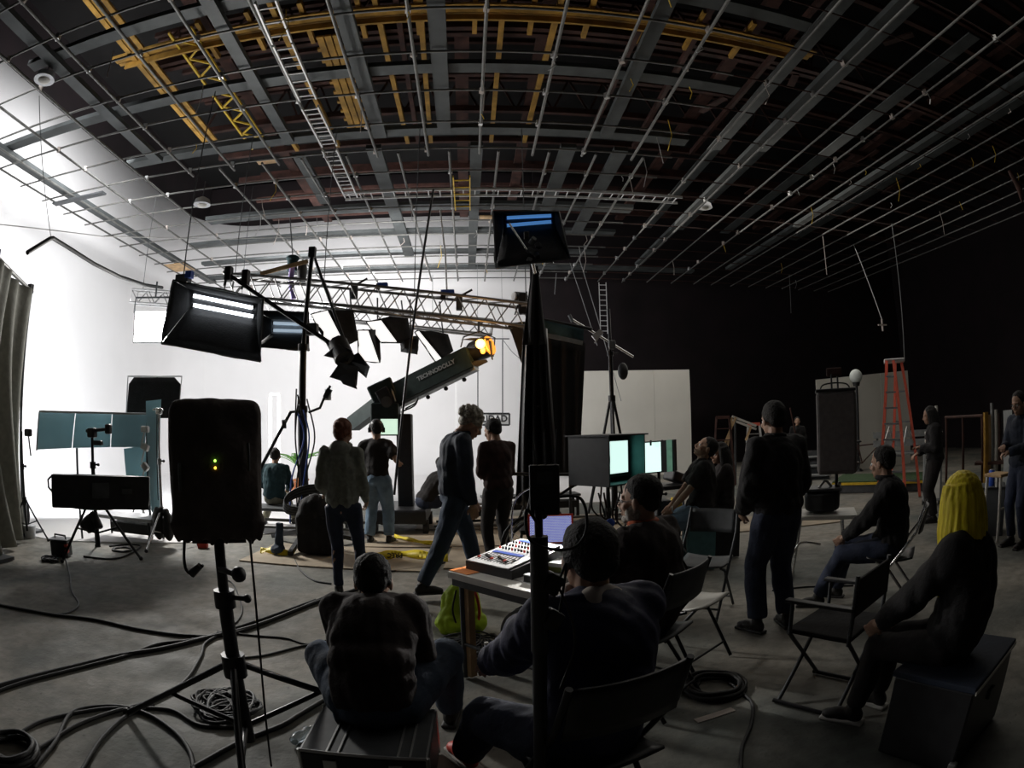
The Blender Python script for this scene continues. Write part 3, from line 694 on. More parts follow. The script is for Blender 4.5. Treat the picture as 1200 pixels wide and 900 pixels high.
# tall pole and cables that hang from the grid
solo(MB().rod(FD(508, 222, 7.9), FD(462, 580, 7.5), .017), 'boom_pole', M['black'], 'long thin black pole slanting up to the grid beside the capped man', 'pole')
solo(MB().tube([FZ(516, 246, GZ), FD(522, 300, 11.8), FD(524, 350, 10.8)], .018, 6), 'rope', M['paper'], 'white rope hanging from the grid onto the truss', 'rope')
solo(MB().tube([FD(3, 310, 7.6), FD(32, 296, 8.0), FD(58, 280, 8.4), FD(62, 279, 8.5), FD(80, 290, 8.9), FD(110, 309, 9.5), FD(140, 324, 10.2), FD(170, 334, 11.2), FD(190, 337, 12)][1:], .034, 8), 'cable_bundle', M['cable'], 'thick black cable swag hanging in a peak on the left wall', 'cable')
solo(MB().rod(FD(60, 280, 8.45), FD(46, 112, 7.2), .006, seg=5), 'suspension_wire', M['dgrey'], 'thin wire lifting the peak of the black cable swag', 'wire')
solo(MB().tube([FD(0, 263, 8), FD(120, 277, 9.5), FD(250, 281, 11), FD(400, 277, 12)], .008, 5), 'guy_line', M['paper'], 'pale thin line stretched across the left white wall', 'wire')
for i, (a, bb, lab) in enumerate((((668, 308), (700, 405), 'slanting rope dropping from the dark grid to the boom'), ((678, 300), (728, 470), 'long slanting rope right of the hanging black cloth'), ((652, 320), (650, 345), 'short chain hanging below the grid by the wall corner'), ((507, 322), (507, 366), 'thin cable hanging down onto the truss middle'), ((1000, 286), (1034, 376), 'thin cord hanging from the right grid to a cross piece'), ((1045, 262), (1060, 422), 'thin cord running from the right grid to the orange ladder'), ((925, 322), (927, 367), 'thin dark cord hanging against the far black wall'), ((964, 275), (969, 322), 'pale cord end dangling under the right grid'))):
    top_ = FZ(a[0], a[1], GZ); solo(MB().rod(top_, FD(bb[0], bb[1], math.hypot(top_.x, top_.y) if i != 4 else 13), .011, seg=5), 'hanging_rope', M['grey'] if i != 7 else M['cream'], lab, 'rope')
p = FD(1034, 381, 13); solo(MB().bar(p - Vector((.13, 0, 0)), p + Vector((.13, 0, .01)), .03, .03).bar(p - Vector((0, 0, .13)), p + Vector((0, 0, .13)), .03, .03), 'cross_piece', M['cream'], 'small pale wooden cross hanging in the dark right side', 'cross')
rb_ = FZ(1183, 200, GZ); solo(MB().tube([rb_, rb_ + Vector((.1, -.1, -.45)), rb_ + Vector((.05, -.1, -.8))], [.06, .09, .03], 8), 'rope_bundle', M['rust'], 'brown rope bundle hanging at the upper right edge', 'rope')

# ---------------------------------------------------------------- crane
t = thing('camera_crane', 'black telescopic camera crane arm rising to the right', 'crane', FD(455, 560, 9.3))
A0, A1, A2, A3 = FD(414, 497, 9.9), FD(450, 470, 9.4), FD(505, 443, 9.0), FD(553, 419, 8.8)
part(MB().bar(A0, A1, .2, .24), 'rear_section', M['crane'], t)
part(MB().bar(A1, A3, .3, .33), 'outer_beam', M['crane'], t)
vd = (A3 - A1).normalized(); sx = vd.cross(Vector((0, 0, 1))).normalized(); up = sx.cross(vd)
part(MB().bar(A1 - up * .19, A3 - up * .19, .2, .05), 'lower_rail', M['cranelight'], t)
part(MB().bar(A0 + up * .02 - sx * .1, A1 + up * .02 - sx * .1, .06, .07), 'side_rail', M['cranelight'], t)
part(MB().box(lerp(A1, A3, .03) + up * .05, (.42, .5, .5), Euler((0, -.42, .1)), bev=.03), 'carriage', M['crane'], t)
part(MB().box(FD(452, 466, 9.2), (.22, .2, .3), Euler((0, -.5, 0)), bev=.02), 'motor_box', M['black'], t)
part(MB().rod(FD(453, 471, 9.0), FD(453, 471, 9.12), .09), 'wheel', M['dgrey'], t)
part(MB().bar(lerp(A1, A3, .16) + sx * .16 + up * .1, lerp(A1, A3, .16) + sx * .2 - up * .14, .03, .05), 'strap', M['cranelight'], t)
part(MB().box(FD(475, 540, 9.3), (.24, .3, 1.5), bev=.02), 'column', M['black'], t)
part(MB().box(FD(452, 485, 9.2), (.45, .34, .34), bev=.03), 'head', M['crane'], t)
part(MB().tube(lookcurve([FD(475, 479, 9), FD(487, 472, 8.9), FD(490, 465, 8.9), FD(486, 475, 8.9), FD(470, 483, 9)]), .012, 6), 'cable', M['cable'], t)
for k in (0, 1, 2): part(MB().ell(lerp(A1, A3, .45 + k * .2) - up * .26, .035, seg=8, ring=6), 'roller', M['black'], t)
nrm = -sx if (-sx).dot(A2) < 0 else sx
cc = lerp(A1, A3, .655) + nrm * .157 + up * .03
put_text('TECHNODOLLY', .092, 'lettering', M['cranelight'], t, cc, vd, up)
part(MB().box(FD(470, 600, 9.3), (.9, 1.2, .22), bev=.03), 'dolly_base', M['black'], t)
for sxx in (-.4, .4):
    for sy in (-.45, .45): part(MB().rod(FD(470, 611, 9.3) + Vector((sxx, sy, -.02)), FD(470, 611, 9.3) + Vector((sxx + .08, sy, -.02)), .13), 'wheel', M['rubber'], t)
t = thing('field_monitor', 'small lit monitor on the crane beside the capped man', 'monitor', FD(454, 500, 8.9))
q = Q([(446, 491), (466, 491), (466, 509), (446, 509)], 8.8); part(quad_panel(MB(), [lerp(p, sum(q, Vector()) / 4, -.18) + Vector((0, .02, 0)) for p in q], .05), 'case', M['black'], t)
part(quad_panel(MB(), q, .006), 'screen', mat('small_screen', (.6, .9, .6), emit=(.75, 1, .8), strength=1.3, col2=(.1, .3, .1), scale=9), t)

# ---------------------------------------------------------------- sign hanging near the back wall
t = thing('hanging_sign', 'white rectangular sign with black border and capital letters', 'sign', FY(578, 490, 17.5))
q = [FY(541, 484.5, 17.5), FY(597, 484.5, 17.5), FY(597, 498, 17.5), FY(541, 498, 17.5)]
part(quad_panel(MB(), [p + Vector((0, .02, 0)) for p in q], .04), 'board', M['paper'], t)
cq = sum(q, Vector()) / 4
for i in range(4):
    part(MB().bar(q[i], q[(i + 1) % 4], .05, .05, (0, 1, 0)), 'border', M['black'], t)
put_text('LIDAD', .27, 'lettering', M['black'], t, FY(579.5, 491, 17.44), (1, 0, 0), (0, 0, 1))
for x in (560, 589):
    part(MB().rod(FY(x, 398, 17.5), FY(x, 484, 17.5), .02, seg=6), 'hanging_rod', M['dgrey'], t)
part(MB().rod(FY(558, 397, 17.5), FY(597, 397, 17.5), .02, seg=6), 'top_bar', M['dgrey'], t)
for x in (560, 589): p = FY(x, 398, 17.5); part(MB().rod(p, Vector((p.x, p.y, GZ)), .006, seg=5), 'wire', M['grey'], t)
solo(MB().tube(lookcurve([FY(590, 399, 17.4), FY(600, 412, 17.4), FY(609, 420, 17.4)]), .012, 5), 'sign_wire', M['grey'], 'thin curved wire from the sign bar to the black softbox', 'wire')

# ---------------------------------------------------------------- black cloths in the middle
def hang_cloth(name, label, pts_top, pts_bot, d, folds, depth, m, nu=40, nv=14, th=.006, parent=None, cat='drape'):
    tl, tr = FD(*pts_top[0], d), FD(*pts_top[1], d); bl, br = FD(*pts_bot[0], d), FD(*pts_bot[1], d)
    n = (tr - tl).cross(bl - tl).normalized()
    def fn(u, v):
        p = lerp(lerp(tl, tr, u), lerp(bl, br, u), v)
        return p + n * depth * (math.sin(u * folds * 2 * PI + .6 * math.sin(v * 4)) * (.4 + .6 * v) + .3 * math.sin(u * folds * 5 + v * 3))
    return solo(MB().grid(fn, nu, nv, th), name, M[m], label, cat)
hang_cloth('black_drape', 'tall gathered black cloth hanging from the centre stand', ((623, 312), (630, 312)), ((612, 404), (640, 404)), 7.6, 2, .05, 'drapeblack', 24, 10)
satin = M['satin'] = mat('black_satin', (.012, .011, .012), .38, var=.3, bump=.15, bscale=8)
hang_cloth('black_drape', 'black shiny cloth bunched in folds down to the floor', ((613, 385), (641, 385)), ((604, 592), (655, 592)), 7.7, 4, .07, 'satin', 50, 14)
hang_cloth('black_flag', 'wide black cloth flag hanging between drape and white flat', ((632, 388), (686, 402)), ((640, 556), (678, 556)), 8.6, 3, .03, 'drapeblack', 30, 10, cat='flag')
solo(MB().bar(FD(632, 391, 8.5), FD(683, 402, 8.5), .05, .06), 'flag_bar', M['grey'], 'slanting pale bar along the top of the black flag', 'bar')
hang_cloth('black_flag', 'dark net hung above the slanting pale bar', ((634, 374), (684, 386)), ((634, 390), (684, 400)), 8.8, 1, .02, 'teal', 8, 4, cat='flag')
t = tripod('lamp_stand', 'tall stand inside the black cloth carrying the raised softbox', FD(628, 600, 7.7), FD(618, 290, 7.0).z, m='blackmetal', spread=.6, leg_top=.9, stages=3, r=.022)
part(MB().tube([FD(627, 320, 7.0), FD(622, 300, 6.8), FD(616, 284, 6.7), FD(612, 290, 6.6)], .02, 6), 'crank_arm', M['chrome'], t)
t = thing('winch_head', 'tangle of metal knuckles joining the raised softbox to its stand', 'bracket', FD(620, 285, 6.6))
for k in range(6): part(MB().box(FD(617 + (k * 7) % 16, 276 + k * 6, 6.3), (.06, .06, .09), Euler((k, k * .7, 0)), bev=.01), 'knuckle', M['dgrey'] if k % 2 else M['black'], t)
part(MB().rod(FD(597, 262, 6.5), FD(622, 300, 6.4), .012), 'rod', M['chrome'], t)

# boom stand right of the flag
t = tripod('lamp_stand', 'tall black stand with slanting boom in front of the white flat', FD(719, 590, 10.4), FD(714, 362, 10.4).z, leg_top=2.1, spread=.5, stages=2, r=.03, rot=.4)
part(MB().rod(FD(668, 373, 9.9), FD(742, 418, 10.7), .022), 'boom_arm', M['chrome'], t)
part(MB().box(FD(717, 404, 10.3), (.12, .12, .16), bev=.02), 'pivot', M['dgrey'], t)
part(MB().box(FD(700, 392, 10.2), (.1, .05, .2), Euler((0, .9, 0))).rod(FD(697, 402, 10.2), FD(706, 388, 10.2), .015), 'clamp', M['alu'], t)
part(MB().rod(FD(667, 369, 9.9), FD(671, 377, 9.9), .03), 'end_grip', M['dgrey'], t)
solo(MB().ell(FD(730, 435, 10.7), (.1, .08, .16)), 'sand_bag', M['black'], 'black counterweight bag at the low end of the slanting boom', 'sandbag')

solo(MB().rod(T2b, FD(694, 386, 8.9), .03), 'truss_extension_tube', M['blackmetal'], 'dark tube running on from the front truss over the black flag', 'tube')
# ================================================================ PEOPLE
def ik2(a, t, l1, l2, pole):
    a, t, pole = Vector(a), Vector(t), Vector(pole); d = t - a; L = min(max(d.length, .12), (l1 + l2) * .998); d.normalize(); t = a + d * L
    ca = (l1 * l1 + L * L - l2 * l2) / (2 * l1 * L); ca = max(-1, min(1, ca)); h = pole - a; h = h - d * h.dot(d)
    h = h.normalized() if h.length > 1e-5 else frame(d)[0]
    return a + d * (l1 * ca) + h * (l1 * math.sqrt(1 - ca * ca)), t
def hand_shapes(mb, w, d, n, side, s=1., curl=.45):
    d = Vector(d).normalized(); n = Vector(n); n = (n - d * n.dot(d)).normalized(); x = d.cross(n) * side   # x points to the thumb side
    R = Matrix((x, n, d)).transposed()
    mb.ell(w + d * .045 * s, (.042 * s, .017 * s, .052 * s), R, 12, 8)
    mb.rod(w - d * .03 * s, w + d * .03 * s, .027 * s, .028 * s)
    for k, (off, L) in enumerate(((.029, .072), (.010, .080), (-.010, .074), (-.028, .058))):
        p = w + d * .085 * s + x * off * s; a = .15 + .05 * k; pts = [p - d * .02 * s, p]
        for j, f in enumerate((.45, .32, .23)):
            a += curl * (1.0 if j else .6); p = p + (d * math.cos(a) + n * math.sin(a) + x * off * .15) * L * f * s; pts.append(p)
        mb.tube(pts, [.0095 * s, .0095 * s, .009 * s, .008 * s, .0065 * s], 8)
    p = w + d * .03 * s + x * .03 * s; q = p + (x * .6 + d * .65 + n * .35) * .035 * s; r = q + (x * .15 + d * .85 + n * .45) * .032 * s
    mb.tube([w + d * .015 * s, p, q, r], [.014 * s, .0125 * s, .0105 * s, .008 * s], 8)
def join_meshes(name, mes):
    vs, fs, o = [], [], 0
    for me in mes:
        nv, nl, nf = len(me.vertices), len(me.loops), len(me.polygons)
        a = np.empty(nv * 3, 'f'); me.vertices.foreach_get('co', a); vs.append(a.reshape(-1, 3))
        li = np.empty(nl, 'i'); me.loops.foreach_get('vertex_index', li); fs += (li.reshape(nf, 4) + o).tolist() if nl == nf * 4 else [tuple(i + o for i in p.vertices) for p in me.polygons]
        o += nv
    r = bpy.data.meshes.new(name); r.from_pydata(np.concatenate(vs).tolist(), [], fs); r.polygons.foreach_set('use_smooth', [True] * len(r.polygons)); r.update()
    for me in mes: bpy.data.meshes.remove(me)
    return r
PN = [0]
def person(label, loc, rz=0., H=1.75, pelvis=None, lean=(0, .03), hunch=0., head=(0, 0, 0), LH=None, RH=None, LE=None, RE=None, LF=None, RF=None, LK=None, RK=None,
           toe=(.15, .15), top='blackshirt', bulk=.02, legs='denimdark', lbulk=.012, shorts=False, sleeve=1., hair='short', hairm='hairblack', skin='skin',
           hood=None, beard=False, glasses=False, collar=None, cap=False, shoes='shoe', sole='shoe', fine=.014, width=1., curl=.45, sit=False, band=None, stripe=None, mask=None, headphones=False, soles=False, lod=1, neck=.07):
    PN[0] += 1; sd = PN[0]; s = H / 1.75; t = thing('person', label, 'person'); V = Vector
    if pelvis is None: pelvis = (0, 0, .93 * s)
    P = V(pelvis); sp = V((lean[0], lean[1], 1)).normalized(); SL = .475 * s; Sh = P + sp * SL
    mid = lerp(P, Sh, .5) - V((0, hunch, 0)); rx = V((1, -lean[0] * 0, -lean[0])).normalized()
    sw = .168 * s * width; shL, shR = Sh - rx * sw - V((0, 0, .01)), Sh + rx * sw - V((0, 0, .01))
    N = Sh + (sp + V((0, .18 + head[1] * -.3, 0))).normalized() * neck * s
    hp = (Euler((head[1], head[2], 0)).to_matrix()); hm = Matrix.Rotation(head[0], 3, 'Z') @ hp
    HC = N + hm @ V((0, .025 * s, .125 * s))
    hs = s * 1.08
    hl = lambda v: HC + hm @ (V(v) * hs)
    hipL, hipR = P + V((-.09 * s, 0, -.02)), P + V((.09 * s, 0, -.02))
    ua, fa, th, sh = .295 * s, .255 * s, .43 * s, .42 * s
    LH = V(LH) if LH else shL + V((-.06, .06, -.52 * s)); RH = V(RH) if RH else shR + V((.06, .06, -.52 * s))
    eL, wL = ik2(shL, LH, ua, fa, V(LE) if LE else shL + V((-.35, -.4, -.3))); eR, wR = ik2(shR, RH, ua, fa, V(RE) if RE else shR + V((.35, -.4, -.3)))
    LF = V(LF) if LF else V((-.11, 0, .085)); RF = V(RF) if RF else V((.11, 0, .085))
    kL, aL = ik2(hipL, LF, th, sh, V(LK) if LK else hipL + V((-.05, 1, 0))); kR, aR = ik2(hipR, RF, th, sh, V(RK) if RK else hipR + V((.05, 1, 0)))
    # ---- body
    mb = MB(); r = lambda *a: tuple(x * s for x in a)
    Rt = Matrix((rx, sp.cross(rx).normalized(), sp)).transposed()
    mb.ell(lerp(mid, Sh, .45), r(.15 * width, .105, .17), Rt); mb.ell(lerp(P, mid, .6), r(.14 * width, .105, .14), Rt); mb.ell(P, r(.155 * width, .115, .12), Rt)
    mb.rod(shL, shR, .055 * s).rod(Sh - V((0, .01, 0)), N + V((0, 0, .03)), .062 * s, .055 * s).rod(N, hl((0, -.02, -.02)), .054 * s, .056 * s)
    for a, e, w in ((shL, eL, wL), (shR, eR, wR)):
        mb.ell(a, .058 * s); mb.tube([a, lerp(a, e, .4), e, lerp(e, w, .3), w], r(.052, .05, .04, .042, .026), 12); mb.ell(e, .041 * s)
    for a, k, f in ((hipL, kL, aL), (hipR, kR, aR)):
        mb.tube([a, lerp(a, k, .3), k, lerp(k, f, .3), f], r(.083, .08, .055, .056, .037), 12); mb.ell(k, .056 * s)
        mb.rod(f, f + V((0, .03, -.05)), .035 * s)
    body = blob(mb, .016, 3)
    hb = MB()
    def he(c, rad): hb.ell(hl(c), tuple(x * hs for x in rad), hm, 18, 12)
    he((0, -.015, .03), (.077, .098, .088)); he((0, .02, -.03), (.062, .074, .082)); he((0, .04, -.078), (.043, .046, .032)); he((0, .072, -.093), (.02, .016, .015))
    hb.tube([hl((0, .088, .01)), hl((0, .104, -.018)), hl((0, .112, -.034))], r(.008, .011, .014), 8); he((.012, .1, -.038), (.009, .01, .008)); he((-.012, .1, -.038), (.009, .01, .008))
    hb.tube([hl((-.048, .068, .02)), hl((0, .086, .022)), hl((.048, .068, .02))], r(.01, .013, .01), 8)
    for q in (-1, 1): he((q * .042, .058, -.03), (.024, .02, .022)); he((q * .079, -.008, -.012), (.010, .020, .033))
    he((0, .09, -.062), (.024, .010, .0055)); he((0, .088, -.072), (.020, .010, .0065)); hb.rod(hl((0, -.02, -.02)), N, .056 * s, .058 * s)
    ms = [body, blob(hb, .0065 if lod else .01, 3)]
    toHead = Sh
    for e, w, side, c in ((eL, wL, 1, curl), (eR, wR, -1, curl)):
        h = MB(); d = (w - e).normalized(); inward = V((-1 if side < 0 else 1, .25, 0))
        if abs(d.z) < .5: inward = V((0, 0, -1))
        hand_shapes(h, w, d, inward, side * (1 if abs(d.z) >= .5 else 1), s, c); ms.append(blob(h, .0048 if lod else .008, 1))
    me = join_meshes('body', ms); me.materials.append(M[skin]); link('body', me, t)
    for q in (-1, 1):
        if lod: part(MB().ell(hl((q * .031, .077, -.003)), .0125 * s, None, 10, 8), 'eye', M['paper'], t); part(MB().ell(hl((q * .031, .0845, -.003)), .006 * s, None, 8, 6), 'iris', M['black'], t)
    # ---- top
    b = bulk; mb = MB(); hem = P - sp * .06 * s
    for u_ in (.15, .35, .55, .75): mb.ell(lerp(P, mid, u_ * 2) if u_ < .5 else lerp(mid, Sh, u_ * 2 - 1), (.158 * s * width + b, .112 * s + b, .12 * s), Rt)
    mb.ell(lerp(mid, Sh, .5), (.165 * s * width + b, .118 * s + b, .17 * s + b), Rt); mb.ell(lerp(P, mid, .7), (.15 * s * width + b, .115 * s + b, .17 * s), Rt)
    mb.ell(P + sp * .05, (.163 * s * width + b, .122 * s + b, .13 * s), Rt); mb.rod(shL, shR, .06 * s + b * .7); mb.rod(Sh, N + V((0, -.01, -.012)), .07 * s + b * .6, .062 * s + b * .3)
    for q, a, e, w in ((-1, shL, eL, wL), (1, shR, eR, wR)):
        mb.ell(a, .056 * s + b * .8)
        mb.rod(lerp(Sh, N, .5), a, .05 * s + b * .5, .05 * s + b * .5)
        if sleeve >= 1: mb.tube([a, lerp(a, e, .4), e, lerp(e, w, .4), w], [.056 * s + b * .8, .053 * s + b * .8, .047 * s + b * .8, .042 * s + b * .8, .033 * s + b * .6], 12); mb.ell(e, .048 * s + b * .8)
        else: mb.tube([a, lerp(a, e, .5), lerp(a, e, .8)], [.062 * s + b, .06 * s + b, .058 * s + b], 12)
    tp = blobpart(mb, 'jacket' if bulk > .024 else 'shirt', M[top], t, fine, 5, .011 if bulk > .015 else .007, 13, seed=sd)
    # ---- legs
    mb = MB(); b = lbulk
    mb.ell(P + V((0, 0, -.005)), (.163 * s * width + b, .12 * s + b, .12 * s), Rt)
    for a, k, f in ((hipL, kL, aL), (hipR, kR, aR)):
        if shorts: mb.tube([a, lerp(a, k, .4), lerp(a, k, .92)], [.095 * s + b, .09 * s + b, .085 * s + b], 12)
        else: mb.tube([a, lerp(a, k, .3), k, lerp(k, f, .35), lerp(k, f, .93)], [.092 * s + b, .088 * s + b, .062 * s + b, .058 * s + b, .048 * s + b], 12); mb.ell(k, .062 * s + b)
    blobpart(mb, 'shorts' if shorts else 'trousers', M[legs], t, fine, 5, .007, 11, seed=sd + 50)
    # ---- shoes
    for k, f, to in ((kL, aL, -toe[0]), (kR, aR, toe[1])):
        d = V((math.sin(to), math.cos(to), 0)); sh_ = MB(); fz = V((f.x, f.y, f.z - .085)); u = V((0, 0, 1)); Rr = Matrix.Rotation(-to, 3, 'Z')
        sh_.ell(fz - d * .02 + u * .05, (.038 * s, .05 * s, .05), Rr); sh_.ell(fz + d * .07 * s + u * .045, (.042 * s, .085 * s, .042), Rr); sh_.ell(fz + d * .13 * s + u * .035, (.045 * s, .06 * s, .032), Rr); sh_.rod(fz + u * .06, fz + u * .12, .044 * s)
        so = blobpart(sh_, 'shoe', M[shoes], t, .011, 2)
        part(MB().box(fz + d * .055 * s + u * .012, (.082 * s, .27 * s, .024), Rr, bev=.01), 'sole', M[sole], so)
    # ---- hair and what the head wears
    hr = MB()
    def hh(c, rad): hr.ell(hl(c), tuple(x * hs for x in rad), hm, 16, 10)
    rg = random.Random(sd)
    if hair != 'none':
        hh((0, -.027, .045), (.085, .098, .086)); hh((0, -.062, -.002), (.072, .052, .062))
        for q in (-1, 1): hh((q * .07, -.02, .015), (.016, .04, .035))
        if hair == 'curly':
            for k in range(60):
                a = rg.uniform(-PI, PI); z = rg.uniform(-.3, 1); rr_ = math.sqrt(1 - min(1, z * z)); p = (rr_ * math.cos(a) * .092, -.035 + rr_ * math.sin(a) * .1, .04 + z * .09)
                if p[1] < .045 or p[2] > .07: hh(p, (.024, .024, .022))
        if hair == 'bun': hh((0, -.115, .045), (.045, .04, .04)); hh((0, -.08, -.03), (.05, .035, .05))
        if hair in ('long', 'verylong'):
            L = .24 if hair == 'long' else .44
            for k in range(13):
                a = -PI * 1.12 + PI * 1.24 * k / 12; p = V((math.cos(a) * .088, math.sin(a) * .095 - .02, 0))
                q2 = V((p.x * 1.22, p.y * 1.12 - .02, -L * (.85 + .15 * rg.random())))
                hr.tube([hl((p.x * .8, p.y * .8, .07)), hl((p.x, p.y, 0)), hl((p.x * 1.12, p.y * 1.1, -.12)), hl(q2)], r(.03, .032, .034, .012), 8)
            hh((0, -.085, -.08), (.08, .035, .12))
        blobpart(hr, 'hair', M[hairm], t, .009 if hair != 'verylong' else .007, 2 if hair == 'curly' else 4, .003 if hair != 'curly' else .004, 60, seed=sd, wz=.04 if 'long' in hair else .4)
    if beard:
        bb = MB()
        for c, rad in (((0, .055, -.092), (.05, .045, .034)), ((.05, .02, -.06), (.022, .045, .05)), ((-.05, .02, -.06), (.022, .045, .05)), ((0, .094, -.052), (.03, .014, .008))): bb.ell(hl(c), r(*rad), hm)
        blobpart(bb, 'beard', M['beard'], t, .007, 2, .004, 90)
    if glasses:
        g = MB()
        for q in (-1, 1): g.tube([hl((q * .032 + .021 * math.cos(a * PI / 8), .1, -.004 + .016 * math.sin(a * PI / 8))) for a in range(17)], .0022, 5).rod(hl((q * .053, .1, 0)), hl((q * .082, -.005, .0)), .0022, seg=5)
        g.rod(hl((-.011, .1, 0)), hl((.011, .1, 0)), .002, seg=5); part(g, 'glasses', M['black'], t)
    if cap:
        c = MB(); c.ell(hl((0, -.02, .06)), r(.092, .108, .085), hm); blobpart(c, 'cap', M['black'], t, .01, 2)
    if headphones:
        part(MB().tube([hl((.094 * math.cos(a), -.01, .02 + .105 * math.sin(a))) for a in [PI * k / 12 for k in range(13)]], .009, 6), 'headphone_band', M['black'], t)
        for q in (-1, 1): part(MB().rod(hl((q * .078, -.008, -.005)), hl((q * .11, -.008, -.005)), .036 * s), 'ear_cup', M['black'], t)
    if hood:
        c = MB(); bk = N - V((0, .07, .03)); c.ell(bk, r(.115, .05, .085), Euler((-.35, 0, 0))); c.tube([N + V((.085 * math.cos(a), .02 + .075 * math.sin(a), -.005 + .02 * math.sin(a))) for a in [2 * PI * k / 16 for k in range(17)]], .03, 8)
        c.ell(bk - V((0, .01, .07)), r(.07, .035, .07))
        blobpart(c, 'hood', M[hood], t, .012, 4, .008, 16)
    if collar:
        c = MB(); c.tube([N + V((.07 * math.cos(a), .01 + .07 * math.sin(a), .005)) for a in [2 * PI * k / 16 for k in range(17)]], .024, 8); blobpart(c, 'collar', M[collar], t, .01, 3, .004)
    if band: part(MB().tube([wL + (wL - eL).normalized() * 0 + V((.03 * math.cos(a), 0, .03 * math.sin(a))) for a in [2 * PI * k / 12 for k in range(13)]], .006, 6), 'watch', M['alu'], t)
    place(t, loc, rz); t['pos'] = 0; del t['pos']
    R_ = Matrix.Rotation(rz, 3, 'Z')
    return t, {k: V(loc) + R_ @ v for k, v in dict(wL=wL, wR=wR, head=HC, pelvis=P, aL=aL, aR=aR, sh=Sh).items()}

# standing crew
person('red-haired woman in a grey hooded sweatshirt and dark jeans, back turned', (-1.22, 5.3, 0), .06, 1.73, lean=(0, -.01), LH=(-.2, .24, .98), RH=(.2, .2, .92), LE=(-.32, -.35, .9), RE=(.30, -.4, .8),
       top='greyhood', bulk=.02, hood='greyhood', hair='bun', hairm='hairred', LF=(-.08, -.02, .085), RF=(.15, .06, .085), lbulk=0, head=(-.25, -.15, .05), width=.9)
_, J2 = person('man in black cap, black T-shirt and pale jeans holding the long pole', (-1.32, 7.95, 0), -.15, 1.76, LH=(-.25, .25, 1.0), RH=(.28, .12, 1.15), RE=(.5, -.2, .9), top='blackshirt', bulk=.02, sleeve=.5, hair='short', cap=True,
       legs='denimlight', lbulk=.028, LF=(-.15, .02, .085), RF=(.13, .05, .085), headphones=True, head=(.4, -.05, 0), fine=.018)
person('curly grey-haired man in a navy jacket striding right with lowered head', (-.17, 5.42, 0), -1.32, 1.86, lean=(0, .10), head=(0, -.62, 0), LF=(-.1, .26, .085), RF=(.1, -.36, .13), RH=(.19, .14, .80), RE=(.35, -.5, 1.1), LH=(-.2, .25, .85),
       top='navy', bulk=.03, hair='curly', hairm='hairgrey', legs='denim', lbulk=.015, collar='navy', toe=(.05, .05), hunch=.03)
person('man in dark maroon shirt with folded arms behind the curly-haired man', (.30, 6.6, 0), .5, 1.74, LH=(-.02, .24, 1.1), RH=(.05, .26, 1.06), LE=(-.3, .0, .8), RE=(.3, .0, .8), top='maroon', bulk=.026, hair='short', head=(.25, -.25, 0), legs='blackshirt', fine=.017, skin='skindark', hairm='hairblack')
person('big man in black jacket standing with hands in front pockets', (2.20, 3.72, 0), .15, 1.76, width=1.16, lean=(0, .02), LH=(-.2, .18, .93), RH=(.2, .18, .93), LE=(-.5, -.25, 1.1), RE=(.5, -.25, 1.1), top='blackcloth', bulk=.04, legs='denimdark', lbulk=.028,
       hair='short', LF=(-.13, .02, .085), RF=(.13, -.03, .085), toe=(.3, .3), head=(-.1, -.12, 0), collar='blackcloth', beard=False)
person('man with glasses and dark jacket, hands together, standing at the right edge', (5.95, 3.98, 0), 1.45, 1.78, lean=(0, -.01), LH=(-.06, .33, 1.1), RH=(.04, .32, 1.16), LE=(-.4, -.1, .95), RE=(.4, -.1, .95), top='navy', bulk=.032, hair='short', glasses=True, legs='denimdark', head=(.15, -.2, 0), curl=.9)
person('dark-clothed person with long hair standing behind the ladder and rack', (6.5, 6.1, 0), .9, 1.70, top='blackcloth', bulk=.035, hair='long', legs='blackshirt', lbulk=.03, fine=.02, skin='skindark', LH=(-.12, .25, 1.1), RH=(.1, .27, 1.0), head=(0, -.2, 0), lod=0)
person('distant person in black standing by the far right wall', (9.2, 14.4, 0), 2.6, 1.68, top='blackcloth', legs='grey', hair='short', fine=.024, lod=0)
# seated crew
SEAT = dict(sit=True)
person('man in teal sweater and khaki trousers sitting far back on the low platform', (-3.2, 8.9, 0), .1, 1.74, pelvis=(0, 0, .52), lean=(.02, .12), hunch=.03, LF=(-.3, .36, .085), RF=(.2, .5, .085), LH=(-.16, .38, .62), RH=(.15, .38, .62), top='teal', bulk=.03, legs='khaki', hair='short', hairm='hairblack', head=(.1, -.15, 0), fine=.018, lod=0, width=1.08)
person('crew member leaning over a seat beside the crane, arm bent', (-.75, 8.85, 0), -1.1, 1.72, pelvis=(0, 0, .5), lean=(0, .75), LF=(-.2, .5, .085), RF=(.2, .5, .085), LH=(-.1, .62, .5), RH=(.12, .6, .45), top='blackshirt', bulk=.03, hair='short', fine=.02, lod=0)
person('man in dark brown hooded top sitting hunched on the flight case', (-.45, 2.42, 0), .02, 1.72, pelvis=(-.02, -.04, .34), lean=(.0, .42), hunch=.11, LF=(-.26, .48, .085), RF=(.30, .40, .085), LK=(-.75, .8, .75), RK=(.7, .8, .75), LH=(-.12, .44, .5), RH=(.14, .44, .5), LE=(-.24, -.1, .1), RE=(.26, -.1, .1),
       top='brownshirt', bulk=.045, legs='denim', lbulk=.03, hair='short', hood='brownshirt', head=(.0, -.25, 0), fine=.012, width=1.04, neck=.01, collar='orangecloth')
